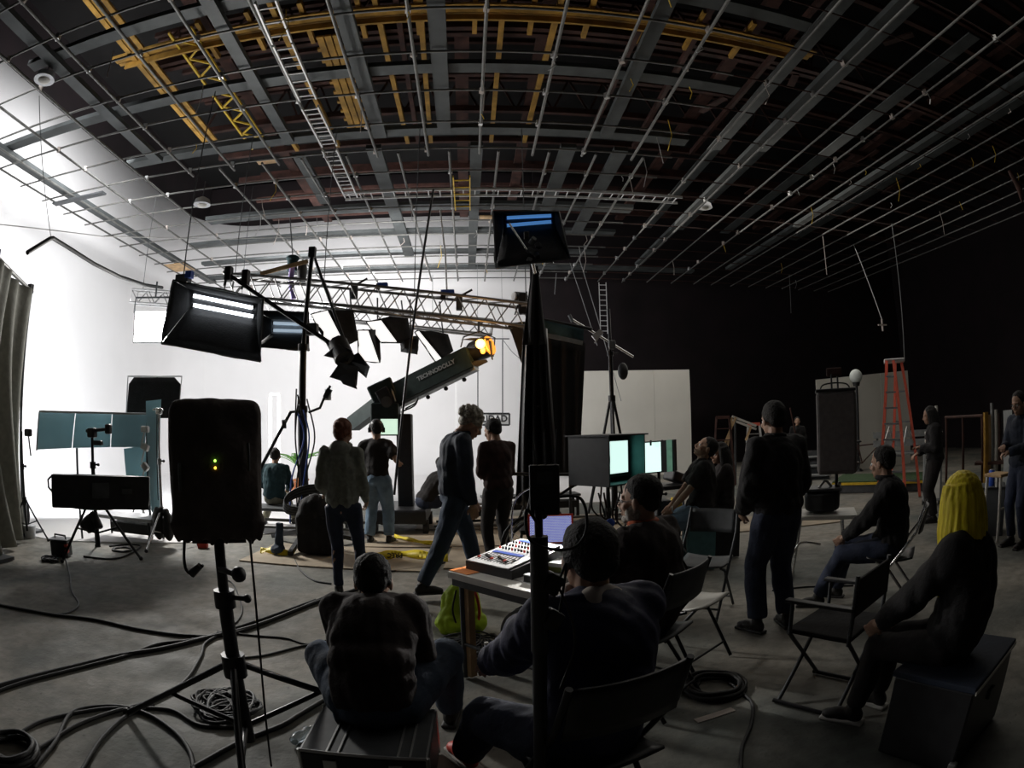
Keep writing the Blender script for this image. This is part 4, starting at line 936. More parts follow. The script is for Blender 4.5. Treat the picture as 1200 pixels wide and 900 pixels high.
person('man in dark blue jacket with cream hood sitting on the black folding chair', (.36, 1.86, 0), .32, 1.80, pelvis=(0, -.06, .50), lean=(.02, .0), hunch=.05, LF=(-.24, .62, .085), RF=(.16, .36, .085), LK=(-.6, 1, .8), RK=(.3, 1, .7), LH=(-.18, .40, .66), RH=(.12, .42, .68), LE=(-.36, .0, .5), RE=(.36, .0, .5),
       top='bluejacket', bulk=.042, legs='denimdark', lbulk=.03, hair='short', hood='cream', head=(-.12, -.12, 0), neck=.045, fine=.012, width=1.08, shoes='red', sole='sole', skin='skindark')
person('bearded man with glasses and orange collar seated behind the blue-jacket man', (.92, 2.98, 0), .70, 1.78, pelvis=(0, -.04, .52), lean=(0, .05), hunch=.04, LF=(-.16, .45, .085), RF=(.16, .45, .085), LH=(-.16, .38, .64), RH=(.14, .38, .64), top='brownshirt', bulk=.045, hair='short', hairm='hairblack', beard=True, glasses=True, collar='orangecloth', head=(.25, -.05, 0), legs='denimdark', fine=.014, width=1.1)
person('man in blue shorts on a stool with head tilted up to the ceiling', (2.44, 5.85, 0), 1.35, 1.76, pelvis=(0, 0, .66), lean=(.0, -.05), hunch=.03, LF=(-.16, .42, .085), RF=(.14, .3, .085), LH=(-.14, .36, .66), RH=(.12, .34, .66), LE=(-.4, -.1, .7), RE=(.4, -.1, .7), top='blackshirt', bulk=.035, sleeve=.5, shorts=True, legs='denimlight', lbulk=.03, hair='short', head=(.1, .55, 0), band=True, fine=.016, shoes='shoe')
person('dark-haired woman in patterned dark clothes beside the man in shorts', (2.92, 6.25, 0), 1.5, 1.68, pelvis=(0, 0, .6), lean=(0, .02), LF=(-.14, .4, .085), RF=(.14, .4, .085), LH=(-.1, .35, .62), RH=(.1, .35, .62), top='greycloth', bulk=.03, hair='long', legs='blackshirt', head=(.2, -.1, 0), fine=.017, skin='skindark', width=.92)
person('man in dark jacket and jeans sitting with one hand on his knee', (3.32, 3.62, 0), .85, 1.78, pelvis=(0, 0, .54), lean=(0, .10), hunch=.04, LF=(-.05, .62, .085), RF=(.24, .48, .085), LK=(-.1, 1, .8), LH=(-.08, .42, .62), RH=(.14, .28, .68), LE=(-.5, -.1, .8), RE=(.4, 0, .7), top='blackcloth', bulk=.035, legs='denimdark', lbulk=.022, hair='short', head=(-.45, -.12, 0), collar='blackcloth', fine=.014)
person('woman with long bright yellow hair seated on a box, leg stretched out', (2.12, 1.72, 0), .45, 1.68, pelvis=(0, 0, .56), lean=(-.02, .06), hunch=.04, LF=(-.04, .50, .085), RF=(.20, .46, .085), LK=(-.1, 1, .8), LH=(-.12, .40, .62), RH=(.1, .38, .62), LE=(-.32, 0, .6), RE=(.32, 0, .5), top='blackcloth', bulk=.042, legs='blackshirt', lbulk=.012, hair='verylong', hairm='hairyellow', head=(-.5, -.05, 0), fine=.014, sole='sole')
# ================================================================ FOREGROUND AND FLOOR EQUIPMENT
V = Vector
UP = V((0, 0, 1))
# ---- left loudspeaker in its cover, on a tripod
def rot2(a): return Matrix.Rotation(a, 3, 'Z')
SPc = V((-1.10, 2.18, 0)); SA = .48
def cover_speaker(name, label, c, w, d, z0, z1, ang, m, ragged=.03, vox=.011, leds=True):
    t = thing(name, label, 'speaker', V((c.x, c.y, z0))); R = rot2(ang); mb = MB(); h = z1 - z0
    mb.box(V((c.x, c.y, z0 + h / 2)), (w, d, h), R, bev=.05)
    mb.ell(V((c.x, c.y, z0 + h * .5)) - R @ V((0, d * .42, 0)), (w * .46, .06, h * .44), R)
    rg = random.Random(5)
    for k in range(26):
        a = 2 * PI * k / 26; p = R @ V((max(-1, min(1, 1.35 * math.cos(a))) * w * .48, max(-1, min(1, 1.35 * math.sin(a))) * d * .46, 0))
        mb.rod(V((c.x, c.y, z0 + .08)) + p, V((c.x, c.y, z0 - ragged * rg.random())) + p * .93, .024, .015)
    me = blob(mb, vox, 7, .006, 9, 4); me.transform(Matrix.Translation(-ORG[t.name])); me.materials.clear(); me.materials.append(M[m]); link('fabric_cover', me, t)
    part(MB().box(V((c.x, c.y, z0 + .03)), (w * .6, d * .6, .1), R), 'cabinet', M['black'], t)
    f = R @ V((0, -d / 2 - .035, 0))
    if leds:
        for dz, cl in ((0, (.4, 1, .1)), (-.028, (1, .6, .05))):
            part(MB().ell(V((c.x, c.y, z0 + h * .57 + dz)) + f, .0055, None, 8, 6), 'status_light', mat('led', cl, emit=cl, strength=5, var=0), t)
        for sx, sz in ((-.15, .36), (.14, .5)): part(MB().tube([V((c.x, c.y, z0 + h * sz)) + R @ V((sx, -d / 2 - .02, 0)), V((c.x, c.y, z0 + h * sz + .06)) + R @ V((sx, -d / 2 - .035, 0)), V((c.x, c.y, z0 + h * sz + .11)) + R @ V((sx, -d / 2 - .02, 0))], .006, 6), 'piping', M['dgrey'], t)
    return t
cover_speaker('loudspeaker', 'large loudspeaker in black fabric cover with two small lights, at left front', SPc + V((0, .1, 0)), .395, .34, 1.15, 1.725, SA - .02, 'covercloth')
t = tripod('speaker_stand', 'black tripod stand carrying the covered loudspeaker at left front', SPc + V((-.0, .1, 0)), 1.2, spread=.88, leg_top=.54, r=.026, rot=2.95, stages=2, leg_r=.017)
part(MB().rod(SPc + V((.0, .08, 1.0)), SPc + V((.11, .02, 1.0)), .014).ell(SPc + V((.12, .02, 1.0)), .035, seg=8, ring=6), 'height_knob', M['black'], t)
part(MB().tube(lookcurve([SPc + V((-.12, 0, 1.16)), SPc + V((-.13, -.01, 1.03)), SPc + V((-.10, -.01, .99)), SPc + V((-.04, 0, 1.03))]), .007, 6), 'power_cable', M['cable'], t)
part(MB().tube([SPc + V((-.1, -.01, .99)), SPc + V((-.05, -.01, 1.03))], [.02, .014], 10), 'connector', M['black'], t)
solo(MB().tube(lookcurve([FD(293, 632, 2.3), FD(299, 700, 2.35), FD(306, 780, 2.4), FZ(318, 898, .01)]), .005, 6), 'signal_cable', M['cable'], 'thin black cable dropping from the left loudspeaker to the floor', 'cable')

# ---- wireless box with antennas on the near centre pole
def wt(px, py, d=1.6): return FD(px, py, d)
pb = FD(633, 800, 1.58); bx = V((pb.x, pb.y, 0))
t = thing('transmitter_stand', 'black pole with clamps standing before the blue-jacket man', 'stand', bx)
part(MB().rod(bx + UP * .05, bx + UP * .98, .021), 'lower_tube', M['blackmetal'], t)
part(MB().rod(bx + UP * .95, bx + UP * 1.30, .026), 'sleeve', M['black'], t)
part(MB().rod(bx + UP * 1.28, V((bx.x, bx.y, 1.375)), .012), 'spigot', M['blackmetal'], t)
for k in range(3):
    d = V((math.cos(k * 2.1 + .9), math.sin(k * 2.1 + .9), 0)); part(MB().rod(bx + UP * .4, bx + d * .42 + UP * .012, .012), 'leg', M['blackmetal'], t)
for z in (1.05, 1.16): part(MB().box(bx + V((.035, 0, z)), (.05, .04, .06), Euler((0, .6, .2)), bev=.006), 'clamp', M['black'], t)
part(MB().tube(lookcurve([bx + V((.0, -.02, 1.33)), bx + V((-.035, -.03, 1.38)), bx + V((-.03, -.03, 1.30)), bx + V((.03, -.04, 1.27)), bx + V((.1, -.02, 1.27)), bx + V((.135, 0, 1.32)), bx + V((.12, .02, 1.40)), bx + V((.03, .02, 1.405))]), .0045, 6), 'looped_cable', M['cable'], t)
part(MB().tube(lookcurve([bx + V((.05, 0, 1.16)), bx + V((.09, -.01, 1.05)), bx + V((.1, 0, .95)), bx + V((.06, 0, .82))]), .004, 6), 'hanging_cable', M['cable'], t)
part(MB().tube(lookcurve([bx + V((.04, 0, 1.12)), bx + V((.075, -.01, 1.22)), bx + V((.055, 0, 1.06))]), .004, 6), 'hanging_cable', M['cable'], t)
t = thing('wireless_transmitter', 'black wireless transmitter box with three whip antennas on the near pole', 'transmitter', wt(638, 602))
c = wt(638, 574); part(MB().box(c, (.083, .03, .14), rot2(-.05), bev=.004), 'case', M['black'], t)
part(MB().box(c + V((0, -.016, .035)), (.045, .002, .035)), 'display', M['dgrey'], t)
for a, b_ in (((630, 546), (625, 505)), ((640, 546), (638, 503)), ((651, 546), (652, 503))): part(MB().rod(wt(*a), wt(*b_), .0028, .0022, 6), 'antenna', M['dgrey'], t)
part(MB().rod(wt(638, 604), V((bx.x, bx.y, 1.37)), .012), 'mount', M['black'], t)

# ---- flight case under the hunched man
cc = V((-.485, 2.27, 0)); R = rot2(-.02)
t = thing('flight_case', 'low grey and black flight case with straps under the hunched man', 'case', cc)
part(MB().box(cc + UP * .13, (.55, .46, .26), R, bev=.012), 'body', M['dgrey'], t)
for sx in (-1, 1):
    for sy in (-1, 1): part(MB().rod(cc + R @ V((sx * .272, sy * .226, .01)), cc + R @ V((sx * .272, sy * .226, .262)), .010), 'corner_rail', M['alu'], t)
for sx in (-.15, -.10, .15, .2): part(MB().box(cc + R @ V((sx, 0, .2635)), (.008, .46, .006), R), 'strap', M['alu'], t)
for sy in (-1, 1): part(MB().rod(cc + R @ V((-.27, sy * .23, .26)), cc + R @ V((.27, sy * .23, .26)), .008), 'edge_rail', M['alu'], t)
part(MB().box(cc + R @ V((0, 0, .245)), (.552, .462, .008), R), 'seam', M['black'], t)
part(MB().box(cc + R @ V((-.14, -.235, .2)), (.06, .015, .05), R, bev=.004), 'latch', M['alu'], t)
part(MB().box(cc + R @ V((.14, -.235, .2)), (.06, .015, .05), R, bev=.004), 'latch', M['alu'], t)
b = FZ(352, 868, 0.0) + V((.02, .0, 0)); t = thing('water_bottle', 'crumpled clear bottle lying beside the low flight case', 'bottle', b)
part(MB().tube([b + V((-.03, -.07, .035)), b + V((-.02, -.03, .04)), b + V((0, .02, .03)), b + V((.01, .06, .036)), b + V((.02, .085, .036))], [.028, .034, .026, .03, .012], 12), 'body', M['glassblue'], t)
part(MB().rod(b + V((.02, .085, .036)), b + V((.024, .1, .036)), .014), 'cap', M['paper'], t)

# ---- sound table
TZ = .74; tp = [V((-.16, 3.42, 0)), V((.30, 2.90, 0)), V((1.02, 3.74, 0)), V((.54, 4.26, 0))]
t = thing('folding_table', 'grey folding table holding mixer and laptop', 'table', (.4, 3.6, 0))
ctr = sum(tp, V()) / 4
part(MB().prism([p + UP * (TZ - .04) for p in tp], UP * .04), 'tabletop', M['plastwhite'], t)
part(MB().prism([lerp(p, ctr, .04) + UP * (TZ - .09) for p in tp], UP * .05), 'apron', M['dgrey'], t)
for p in tp:
    q = lerp(p, ctr, .14); part(MB().rod(q + UP * .01, q + UP * (TZ - .05), .018), 'leg', M['dgrey'], t)
part(MB().box(lerp(tp[0], ctr, .16) + V((.02, -.0, .33)), (.07, .05, .62), rot2(-.85)), 'leg_bracket', M['wood'], t)
for a, b_ in ((0, 1), (2, 3)): part(MB().rod(lerp(tp[a], ctr, .14) + UP * .25, lerp(tp[b_], ctr, .14) + UP * .25, .012), 'stretcher', M['dgrey'], t)
ex = (tp[1] - tp[0]).normalized(); ey = (tp[3] - tp[0]).normalized(); ta = math.atan2(ex.y, ex.x); RT = rot2(ta)
def on(u, v, z=0): return tp[0] + (tp[1] - tp[0]) * u + (tp[3] - tp[0]) * v + UP * (TZ + z)
solo(MB().box(on(.12, .08, .002), (.17, .13, .003), RT), 'orange_folder', M['tableorange'], 'flat orange folder on the near left corner of the table', 'folder', on(.12, .08))
t = thing('audio_mixer', 'white sloped audio mixer with black sides and faders on the table', 'mixer', on(.42, .32))
mc = on(.40, .33, 0); mx = RT @ V((1, 0, 0)); my = RT @ V((0, 1, 0))
pr = [mc - my * .24 + UP * .0, mc + my * .24, mc + my * .24 + UP * .12, mc - my * .24 + UP * .055]
part(MB().prism([p - mx * .19 for p in pr], mx * .012), 'side_panel', M['black'], t); part(MB().prism([p + mx * .19 for p in pr], mx * .012), 'side_panel', M['black'], t)
part(MB().prism([p - mx * .178 for p in pr], mx * .368), 'body', M['black'], t)
sl = (pr[2] - pr[3]).normalized(); nn = mx.cross(sl); f0 = pr[3] + nn * .003
part(MB().prism([f0 - mx * .175, f0 + mx * .175, f0 + mx * .175 + sl * .47, f0 - mx * .175 + sl * .47], nn * .006), 'face_plate', M['paper'], t)
def onm(u, v): return f0 - mx * .175 + mx * .35 * u + sl * .47 * v + nn * .009
fm = MB()
for i in range(11):
    part(MB().box(onm(.08 + i * .075, .22), (.004, .12, .003), Matrix((mx, sl, nn)).transposed()), 'fader_slot', M['dgrey'], t)
    part(MB().box(onm(.08 + i * .075, .16 + .012 * (i * 7 % 9)), (.014, .022, .014), Matrix((mx, sl, nn)).transposed(), bev=.003), 'fader_knob', M['black'] if i % 4 else M['red'], t)
    for j in range(3): part(MB().rod(onm(.08 + i * .075, .55 + j * .13), onm(.08 + i * .075, .55 + j * .13) + nn * .013, .008, .006, 8), 'dial', M['black'] if (i + j) % 4 else M['red'], t)
for v in (.42, .92): part(MB().box(onm(.45, v), (.25, .03, .004), Matrix((mx, sl, nn)).transposed()), 'button_strip', M['blue'], t)
t = thing('laptop', 'open laptop with blue audio software screen on the table', 'laptop', on(.42, .86))
lc = V((.54, 3.96, TZ)); RL = rot2(-.12); lx = RL @ V((1, 0, 0)); ly = RL @ V((0, 1, 0))
part(MB().box(lc + UP * .012, (.33, .23, .018), RL, bev=.004), 'base', M['silver'], t)
part(MB().box(lc + UP * .0225 + ly * .02, (.28, .11, .003), RL), 'keyboard', M['dgrey'], t)
h0 = lc + ly * .115 + UP * .02; lu = (UP * .95 + ly * .3).normalized()
part(MB().prism([h0 - lx * .165, h0 + lx * .165, h0 + lx * .165 + lu * .22, h0 - lx * .165 + lu * .22], ly * .008), 'lid', M['red'], t)
scr = bpy.data.materials.new('audio_screen'); scr.use_nodes = True; nt = scr.node_tree; pb_ = nt.nodes['Principled BSDF']
tc = nt.nodes.new('ShaderNodeTexCoord'); br = nt.nodes.new('ShaderNodeTexBrick'); br.inputs['Scale'].default_value = 28; br.inputs['Mortar Size'].default_value = .03
br.inputs['Color1'].default_value = (.12, .14, .55, 1); br.inputs['Color2'].default_value = (.20, .24, .75, 1); br.inputs['Mortar'].default_value = (.75, .8, 1, 1)
mp = nt.nodes.new('ShaderNodeMapping'); mp.inputs['Rotation'].default_value = (PI / 2, 0, 0); nt.links.new(tc.outputs['Object'], mp.inputs[0]); nt.links.new(mp.outputs[0], br.inputs['Vector'])
nt.links.new(br.outputs[0], pb_.inputs['Base Color']); nt.links.new(br.outputs[0], pb_.inputs['Emission Color']); pb_.inputs['Emission Strength'].default_value = .75
s0 = h0 - ly * .003 + lu * .015; part(MB().prism([s0 - lx * .15, s0 + lx * .15, s0 + lx * .15 + lu * .19, s0 - lx * .15 + lu * .19], ly * .002), 'screen', scr, t)
solo(MB().box(on(.85, .52, .002), (.24, .32, .003), rot2(ta + .2)), 'paper_sheet', M['paper'], 'white sheet of paper lying right of the mixer', 'paper')
solo(MB().box(on(.80, .24, .002), (.22, .28, .003), rot2(ta - .2)), 'paper_sheet', M['paper'], 'white sheet of paper at the near edge of the table', 'paper')
t = thing('storage_box', 'white box with olive lower half beside the mixer', 'box', on(.83, .42)); part(MB().box(on(.86, .42, .02), (.15, .12, .035), rot2(ta + .2), bev=.003), 'tray', mat('olive', (.16, .18, .03)), t); part(MB().box(on(.86, .42, .05), (.155, .125, .025), rot2(ta + .2), bev=.004), 'lid', M['paper'], t)
t = thing('storage_box', 'small black and grey box at the near table edge', 'box', on(.80, .14)); part(MB().box(on(.80, .15, .02), (.07, .05, .036), rot2(ta), bev=.004), 'body', M['black'], t); part(MB().box(on(.80, .15, .04), (.072, .052, .006), rot2(ta), bev=.002), 'lid', M['silver'], t)
t = thing('gooseneck_lamp', 'bright curved gooseneck lamp bending over the table', 'lamp', on(.1, .55))
g0 = on(-.02, .62, 0); gp = lookcurve([g0, g0 + V((0, 0, .2)), g0 + V((.03, .02, .36)), g0 + V((.13, .02, .44)), g0 + V((.22, .0, .42))])
part(MB().tube(gp, .007, 6), 'neck', M['chrome'], t); part(MB().rod(g0, g0 + UP * .03, .03), 'base', M['black'], t); part(MB().tube([gp[-1] - V((.02, 0, -.01)), gp[-1] + V((.05, -.02, -.03))], [.016, .026], 10), 'lamp_shade', M['black'], t)
l = bpy.data.lights.new('table_light', 'SPOT'); l.energy = 110; l.spot_size = 2.0; l.spot_blend = .6; l.shadow_soft_size = .03; l.color = (1, .98, .95)
lo = bpy.data.objects.new('table_light', l); COL.objects.link(lo); lo.location = gp[-1] + V((.06, -.02, -.045)); lo.rotation_euler = (V((.45, 3.62, .74)) - lo.location).to_track_quat('-Z', 'Y').to_euler()
# bag, drum case, bottle, cable heap around the table
b = FZ(543, 742); mb = MB(); mb.ell(b + V((-.01, .05, .22)), (.16, .11, .2)).ell(b + V((.03, .04, .36)), (.10, .09, .10)).ell(b + V((-.09, -.02, .1)), (.13, .1, .1)).ell(b + V((.11, 0, .1)), (.08, .09, .09)).rod(b + V((-.12, 0, .12)), b + V((.03, .03, .38)), .08, .08)
t = thing('backpack', 'bright yellow-green bag slumped on the floor by the table leg', 'bag', b)
blobpart(mb, 'bag_body', M['hivis'], t, .011, 5, .012, 16)
part(MB().tube(lookcurve([b + V((.02, -.05, .4)), b + V((.1, -.06, .36)), b + V((.13, -.07, .2)), b + V((.1, -.07, .06))]), .012, 6), 'strap', M['red'], t); part(MB().tube(lookcurve([b + V((-.04, -.06, .38)), b + V((-.07, -.11, .24)), b + V((-.05, -.1, .12))]), .008, 6), 'strap', M['black'], t)
b = V((.36, 3.75, 0)); t = thing('cable_reel', 'round grey cable reel standing under the table', 'reel', b); 
rr = rot2(-.5); c = b + UP * .2; ax_ = rr @ V((0, 1, 0))
part(MB().rod(c - ax_ * .06, c - ax_ * .045, .19, seg=28), 'flange', M['grey'], t); part(MB().rod(c + ax_ * .045, c + ax_ * .06, .19, seg=28), 'flange', M['grey'], t); part(MB().rod(c - ax_ * .045, c + ax_ * .045, .13, seg=24), 'wound_cable', M['cable'], t); part(MB().rod(c - ax_ * .075, c - ax_ * .06, .04), 'hub', M['cream'], t)
b = FZ(571, 783); t = thing('water_bottle', 'clear water bottle standing on the floor before the table', 'bottle', b)
part(MB().tube([b + UP * z for z in (.0, .01, .08, .13, .16, .18)], [.025, .03, .03, .029, .014, .011], 14), 'body', M['glassblue'], t); part(MB().rod(b + UP * .18, b + UP * .195, .014), 'cap', M['paper'], t)
def tangle(name, label, c, rx_, ry, n, r, seed, m='cable', h=.03, loops=2.2, group=None):
    rg = random.Random(seed); t = thing(name, label, 'cable', c, group)
    for k in range(n):
        a0 = rg.uniform(0, 6.28); o = V((rg.uniform(-1, 1) * rx_ * .35, rg.uniform(-1, 1) * ry * .35, 0)); A, B = rx_ * rg.uniform(.4, .8), ry * rg.uniform(.4, .8); th = rg.uniform(0, 3)
        pts = [c + o + rot2(th) @ V((A * math.cos(a0 + q * .35), B * math.sin(a0 + q * .35 + .3 * math.sin(q * .2)), 0)) + UP * (r + h * (.5 + .5 * math.sin(q * .5 + k))) for q in range(int(loops * 18))]
        part(MB().tube(pts, r, 6), 'cable_loop', M[m] if k % 4 else M['dgrey'], t)
    return t
tangle('cable_heap', 'black heap of tangled cables on the floor by the table leg', FZ(553, 765), .34, .24, 13, .006, 4, h=.06)
def coil(name, label, c, R0, n, r, m='cable', tilt=0., lift=.0):
    t = thing(name, label, 'cable', c); rg = random.Random(int(abs(c.x) * 100))
    for k in range(n):
        rr_ = R0 * (1 - .07 * (k % 4)) + rg.uniform(-.01, .01); z = r + lift + r * 1.9 * (k // 3); o = V((rg.uniform(-.02, .02), rg.uniform(-.02, .02), 0))
        part(MB().tube([c + o + V((rr_ * math.cos(q * PI / 14), rr_ * math.sin(q * PI / 14), z + tilt * math.sin(q * PI / 14) + .004 * math.sin(q))) for q in range(29)], r, 6), 'cable_loop', M[m], t)
    return t
coil('cable_coil', 'neat round coil of black cable on the floor right of the white chair', FZ(838, 808), .19, 8, .011)
coil('cable_coil', 'smaller loop of cable lying left of the neat coil', FZ(797, 802), .13, 2, .009)
coil('cable_coil', 'coil of thick black cable at the bottom left corner', FZ(14, 884), .16, 7, .014)
tangle('cable_heap', 'round tangle of black cables behind the left tripod legs', FZ(262, 830), .27, .2, 10, .009, 8, loops=2.6)
tangle('cable_heap', 'coiled black cable beside the red-marked ballast at left', FZ(60, 657), .16, .11, 8, .010, 9)
tangle('cable_heap', 'mess of cables under the monitor hood', FZ(712, 632), .3, .3, 10, .009, 11, h=.05)
solo(MB().box(FZ(838, 838, .003), (.25, .05, .004), rot2(.2)), 'tape_strip', M['cream'], 'short pale tape strip on the floor below the cable coil', 'tape')

# ---- long cables across the floor
def floor_cable(label, px, r=.013, m='cable', z=None):
    pts = [FZ(x, y, r) for x, y in px]; return solo(MB().tube(lookcurve(pts, 8), r, 6), 'floor_cable', M[m], label, 'cable', FZ(*px[len(px) // 2]))
floor_cable('black cable curving from the left edge toward the speaker tripod', [(-30, 703), (20, 713), (60, 720), (110, 726), (160, 737), (220, 745), (270, 743), (330, 722), (380, 700)], .014)
floor_cable('grey cable running from the ballast down to the long curved cable', [(77, 655), (82, 675), (84, 692), (92, 708), (80, 718), (60, 720)], .009, 'dgrey')
floor_cable('thick pair of cables from the left edge to the middle, upper one', [(-30, 812), (30, 795), (90, 780), (140, 768), (190, 760), (240, 748), (300, 733), (370, 706), (420, 690)], .017)
floor_cable('thick cable just below the upper one at left', [(-30, 820), (30, 799), (100, 781), (150, 768), (185, 755), (235, 748), (300, 728), (370, 703)], .013)
floor_cable('dark cable sweeping from bottom left up to the tripod', [(0, 902), (50, 875), (90, 850), (130, 835), (175, 822), (215, 800), (235, 770), (240, 755), (255, 745)], .013)
floor_cable('cable arching from bottom left and back down at the frame edge', [(40, 900), (65, 870), (80, 840), (100, 830), (140, 828), (175, 838), (205, 858), (222, 880), (228, 905)], .014)
floor_cable('cable running from bottom left corner through the tripod legs', [(10, 868), (50, 845), (110, 832), (150, 830), (200, 832), (235, 850), (290, 852)], .012)
floor_cable('cable from the bottom edge joining the left bundle', [(95, 905), (120, 865), (150, 838), (180, 826)], .014)
floor_cable('cable running right from the tripod toward the table', [(270, 772), (310, 768), (350, 758), (385, 752), (420, 745)], .009)
floor_cable('curved cable between tripod and seated man', [(255, 740), (300, 745), (335, 748), (360, 755), (385, 750)], .008)
floor_cable('black cable at the lower middle running under the seated man', [(225, 900), (280, 870), (330, 850), (350, 838), (380, 820)], .014)
floor_cable('thin cable looping down past the speaker stand to the bundle', [(258, 678), (272, 683), (280, 700), (284, 715), (278, 728), (266, 736)], .007)
floor_cable('cable crossing the lit floor behind the hunched man', [(440, 672), (470, 668), (500, 664), (530, 657)], .010)
floor_cable('dark cable from the coil to the bottom right chair', [(855, 800), (870, 812), (882, 826), (880, 850), (870, 875), (868, 903)], .011)
floor_cable('thin cable from the folding chair to the coils', [(755, 778), (780, 785), (800, 795), (815, 805)], .006)
floor_cable('cable lying below the right folding table', [(905, 692), (940, 688), (970, 687), (1000, 686)], .008)
floor_cable('cable from the boom stand curling to the red-haired woman', [(345, 655), (352, 668), (368, 680), (388, 684)], .010)
floor_cable('black cable lying by the left banner light stand', [(98, 652), (130, 655), (150, 650), (165, 640), (150, 638), (128, 640)], .012)

# ---- warning tape
def tape(label, px, w=.10, z=.05):
    pts = lookcurve([FZ(x, y, z + (.015 if i % 2 else 0)) for i, (x, y) in enumerate(px)], 6); mb = MB(); n_ = len(pts) - 1
    mb.grid(lambda u, v: pts[min(n_, int(round(u * n_)))] + V((0, w * .55 * (v - .5), w * .8 * (v - .5) * (1 - .5 * math.sin(u * 9) ** 2))), n_, 1, .001)
    return solo(mb, 'warning_tape', M['tape'], label, 'tape', pts[n_ // 2])
o = tape('yellow warning tape with black capitals on the floor in the middle', [(424, 652), (445, 651), (470, 649), (495, 650), (525, 654)], w=.13, z=.06)
up_ = V((0, .55, .8)).normalized()
put_text('PRECAUCION', .085, 'lettering', M['black'], o, FZ(447, 650.5, .062) - V((0, .022, -.004)), (-1, -.02, 0), -up_); put_text('NO', .085, 'lettering', M['black'], o, FZ(491, 649.5, .062) - V((0, .022, -.004)), (1, 0, 0), up_)
tape('yellow warning tape twisted on the floor near the boom stand', [(305, 645), (318, 645), (332, 648), (345, 646)])
tape('yellow warning tape strip behind the standing capped man', [(462, 628), (480, 632), (500, 636), (515, 634)], w=.07)

# ---- left side: drape on a frame
t = thing('drape_frame', 'grey pleated drape hanging on a pipe frame at the left edge', 'drape', FD(12, 640, 8.0))
a_, b_ = FD(-6, 302, 7.4), FD(36, 343, 9.4); c_, e_ = FD(-8, 652, 7.4), FD(27, 610, 9.3)
zz = .06
def drf(u, v):
    p = lerp(a_, b_, u); q = lerp(V((c_.x, c_.y, zz)), V((e_.x, e_.y, zz)), u); nrm_ = (b_ - a_).cross(UP).normalized(); w_ = lerp(p, q, v)
    return w_ + nrm_ * ((.05 + .12 * v) * math.sin(u * 24 + 1.2 * math.sin(v * 3)) + .06 * math.sin(u * 9 + v * 4)) - (b_ - a_) * (.05 * math.sin(v * PI))
part(MB().grid(drf, 60, 20, .006), 'cloth', mat('grey_drape', (.20, .20, .17), .85, var=.15, bump=.2, bscale=20), t)
part(MB().rod(lerp(a_, b_, -.02) + UP * .03, lerp(a_, b_, 1.04) + UP * .03, .03), 'top_pipe', M['pipe'], t)
part(MB().rod(b_ + (b_ - a_) * .02 + UP * .1, V((e_.x, e_.y, .02)) + (b_ - a_) * .02, .025), 'side_pipe', M['dgrey'], t); part(MB().rod(a_ + UP * .25, V((a_.x, a_.y, .02)), .025), 'side_pipe', M['dgrey'], t)
for k, u in enumerate((.02, .98)): part(MB().box(lerp(a_, b_, u) + UP * .05, (.08, .08, .14)), 'clamp', M['black'], t)
part(MB().box(V((e_.x, e_.y, .03)), (.5, .5, .04)), 'base_plate', M['dgrey'], t); part(MB().box(V((a_.x, a_.y, .03)), (.5, .5, .04)), 'base_plate', M['dgrey'], t)

# ---- left side lights and stands
t = tripod('grip_stand', 'thin stand with grip head and sandbag nearest the left drape', FZ(33, 632), FD(33, 506, 8.3).z, m='blackmetal', spread=.38, leg_top=.55, r=.016, stages=2, rot=.3)
p = FD(33, 507, 8.3); part(MB().box(p, (.12, .08, .1), bev=.02).rod(p, p + V((.05, 0, -.3)), .012), 'grip_head', M['black'], t)
b = FZ(28, 622); blobsolo(MB().ell(b + V((.05, 0, .3)), (.12, .1, .26)).ell(b + V((.0, .05, .2)), (.1, .1, .16)), 'sand_bag', M['blackcloth'], 'dark bag slung low on the thin stand by the left drape', 'sandbag', b, .02, 4, .01, 10)
b = FZ(36, 630) ; solo(MB().tube([b, b + UP * .18], [.09, .11], 12), 'bucket', M['silver'], 'small pale bucket on the floor under the thin left stand', 'bucket', b)
t = box_light('banner_light', 'long black rectangular light panel with a yoke, low at left', Q([(62, 556), (175, 559), (174, 597), (62, 594)], 7.0), Q([(66, 560), (172, 562), (171, 594), (66, 591)], 6.85), 0, inside='black', shell='black', cat='light', face='black')
q = Q([(60, 556), (175, 559), (174, 598), (61, 594)], 6.8); part(quad_panel(MB(), q, .05), 'rear_cover', M['black'], t)
part(quad_panel(MB(), Q([(108, 566), (128, 566), (128, 584), (108, 584)], 6.74), .02), 'mounting_plate', M['dgrey'], t); part(quad_panel(MB(), Q([(143, 573), (155, 573), (155, 579), (143, 579)], 6.74), .01), 'badge', M['dgrey'], t)
part(MB().tube([q[0] + V((0, 0, -.02)), q[0] + V((-.06, 0, -.06)), lerp(q[0], q[3], .4) + V((-.05, 0, 0)), lerp(q[0], q[3], .5)], .012, 6), 'handle', M['dgrey'], t)
sb = FZ(117, 652); t = tripod('light_stand', 'black stand with grip head before the low banner light', sb, FD(119, 510, 6.9).z, m='blackmetal', spread=.62, leg_top=.78, r=.022, stages=2, rot=.2)
p = V((sb.x, sb.y, FD(119, 508, 6.9).z)); part(MB().box(p, (.12, .1, .12), bev=.02).rod(p + V((-.1, 0, .02)), p + V((.28, 0, .05)), .022).box(p + V((.28, 0, .05)), (.08, .08, .12), bev=.02).box(p + V((.1, 0, -.12)), (.14, .06, .06), bev=.01), 'grip_head', M['black'], t)
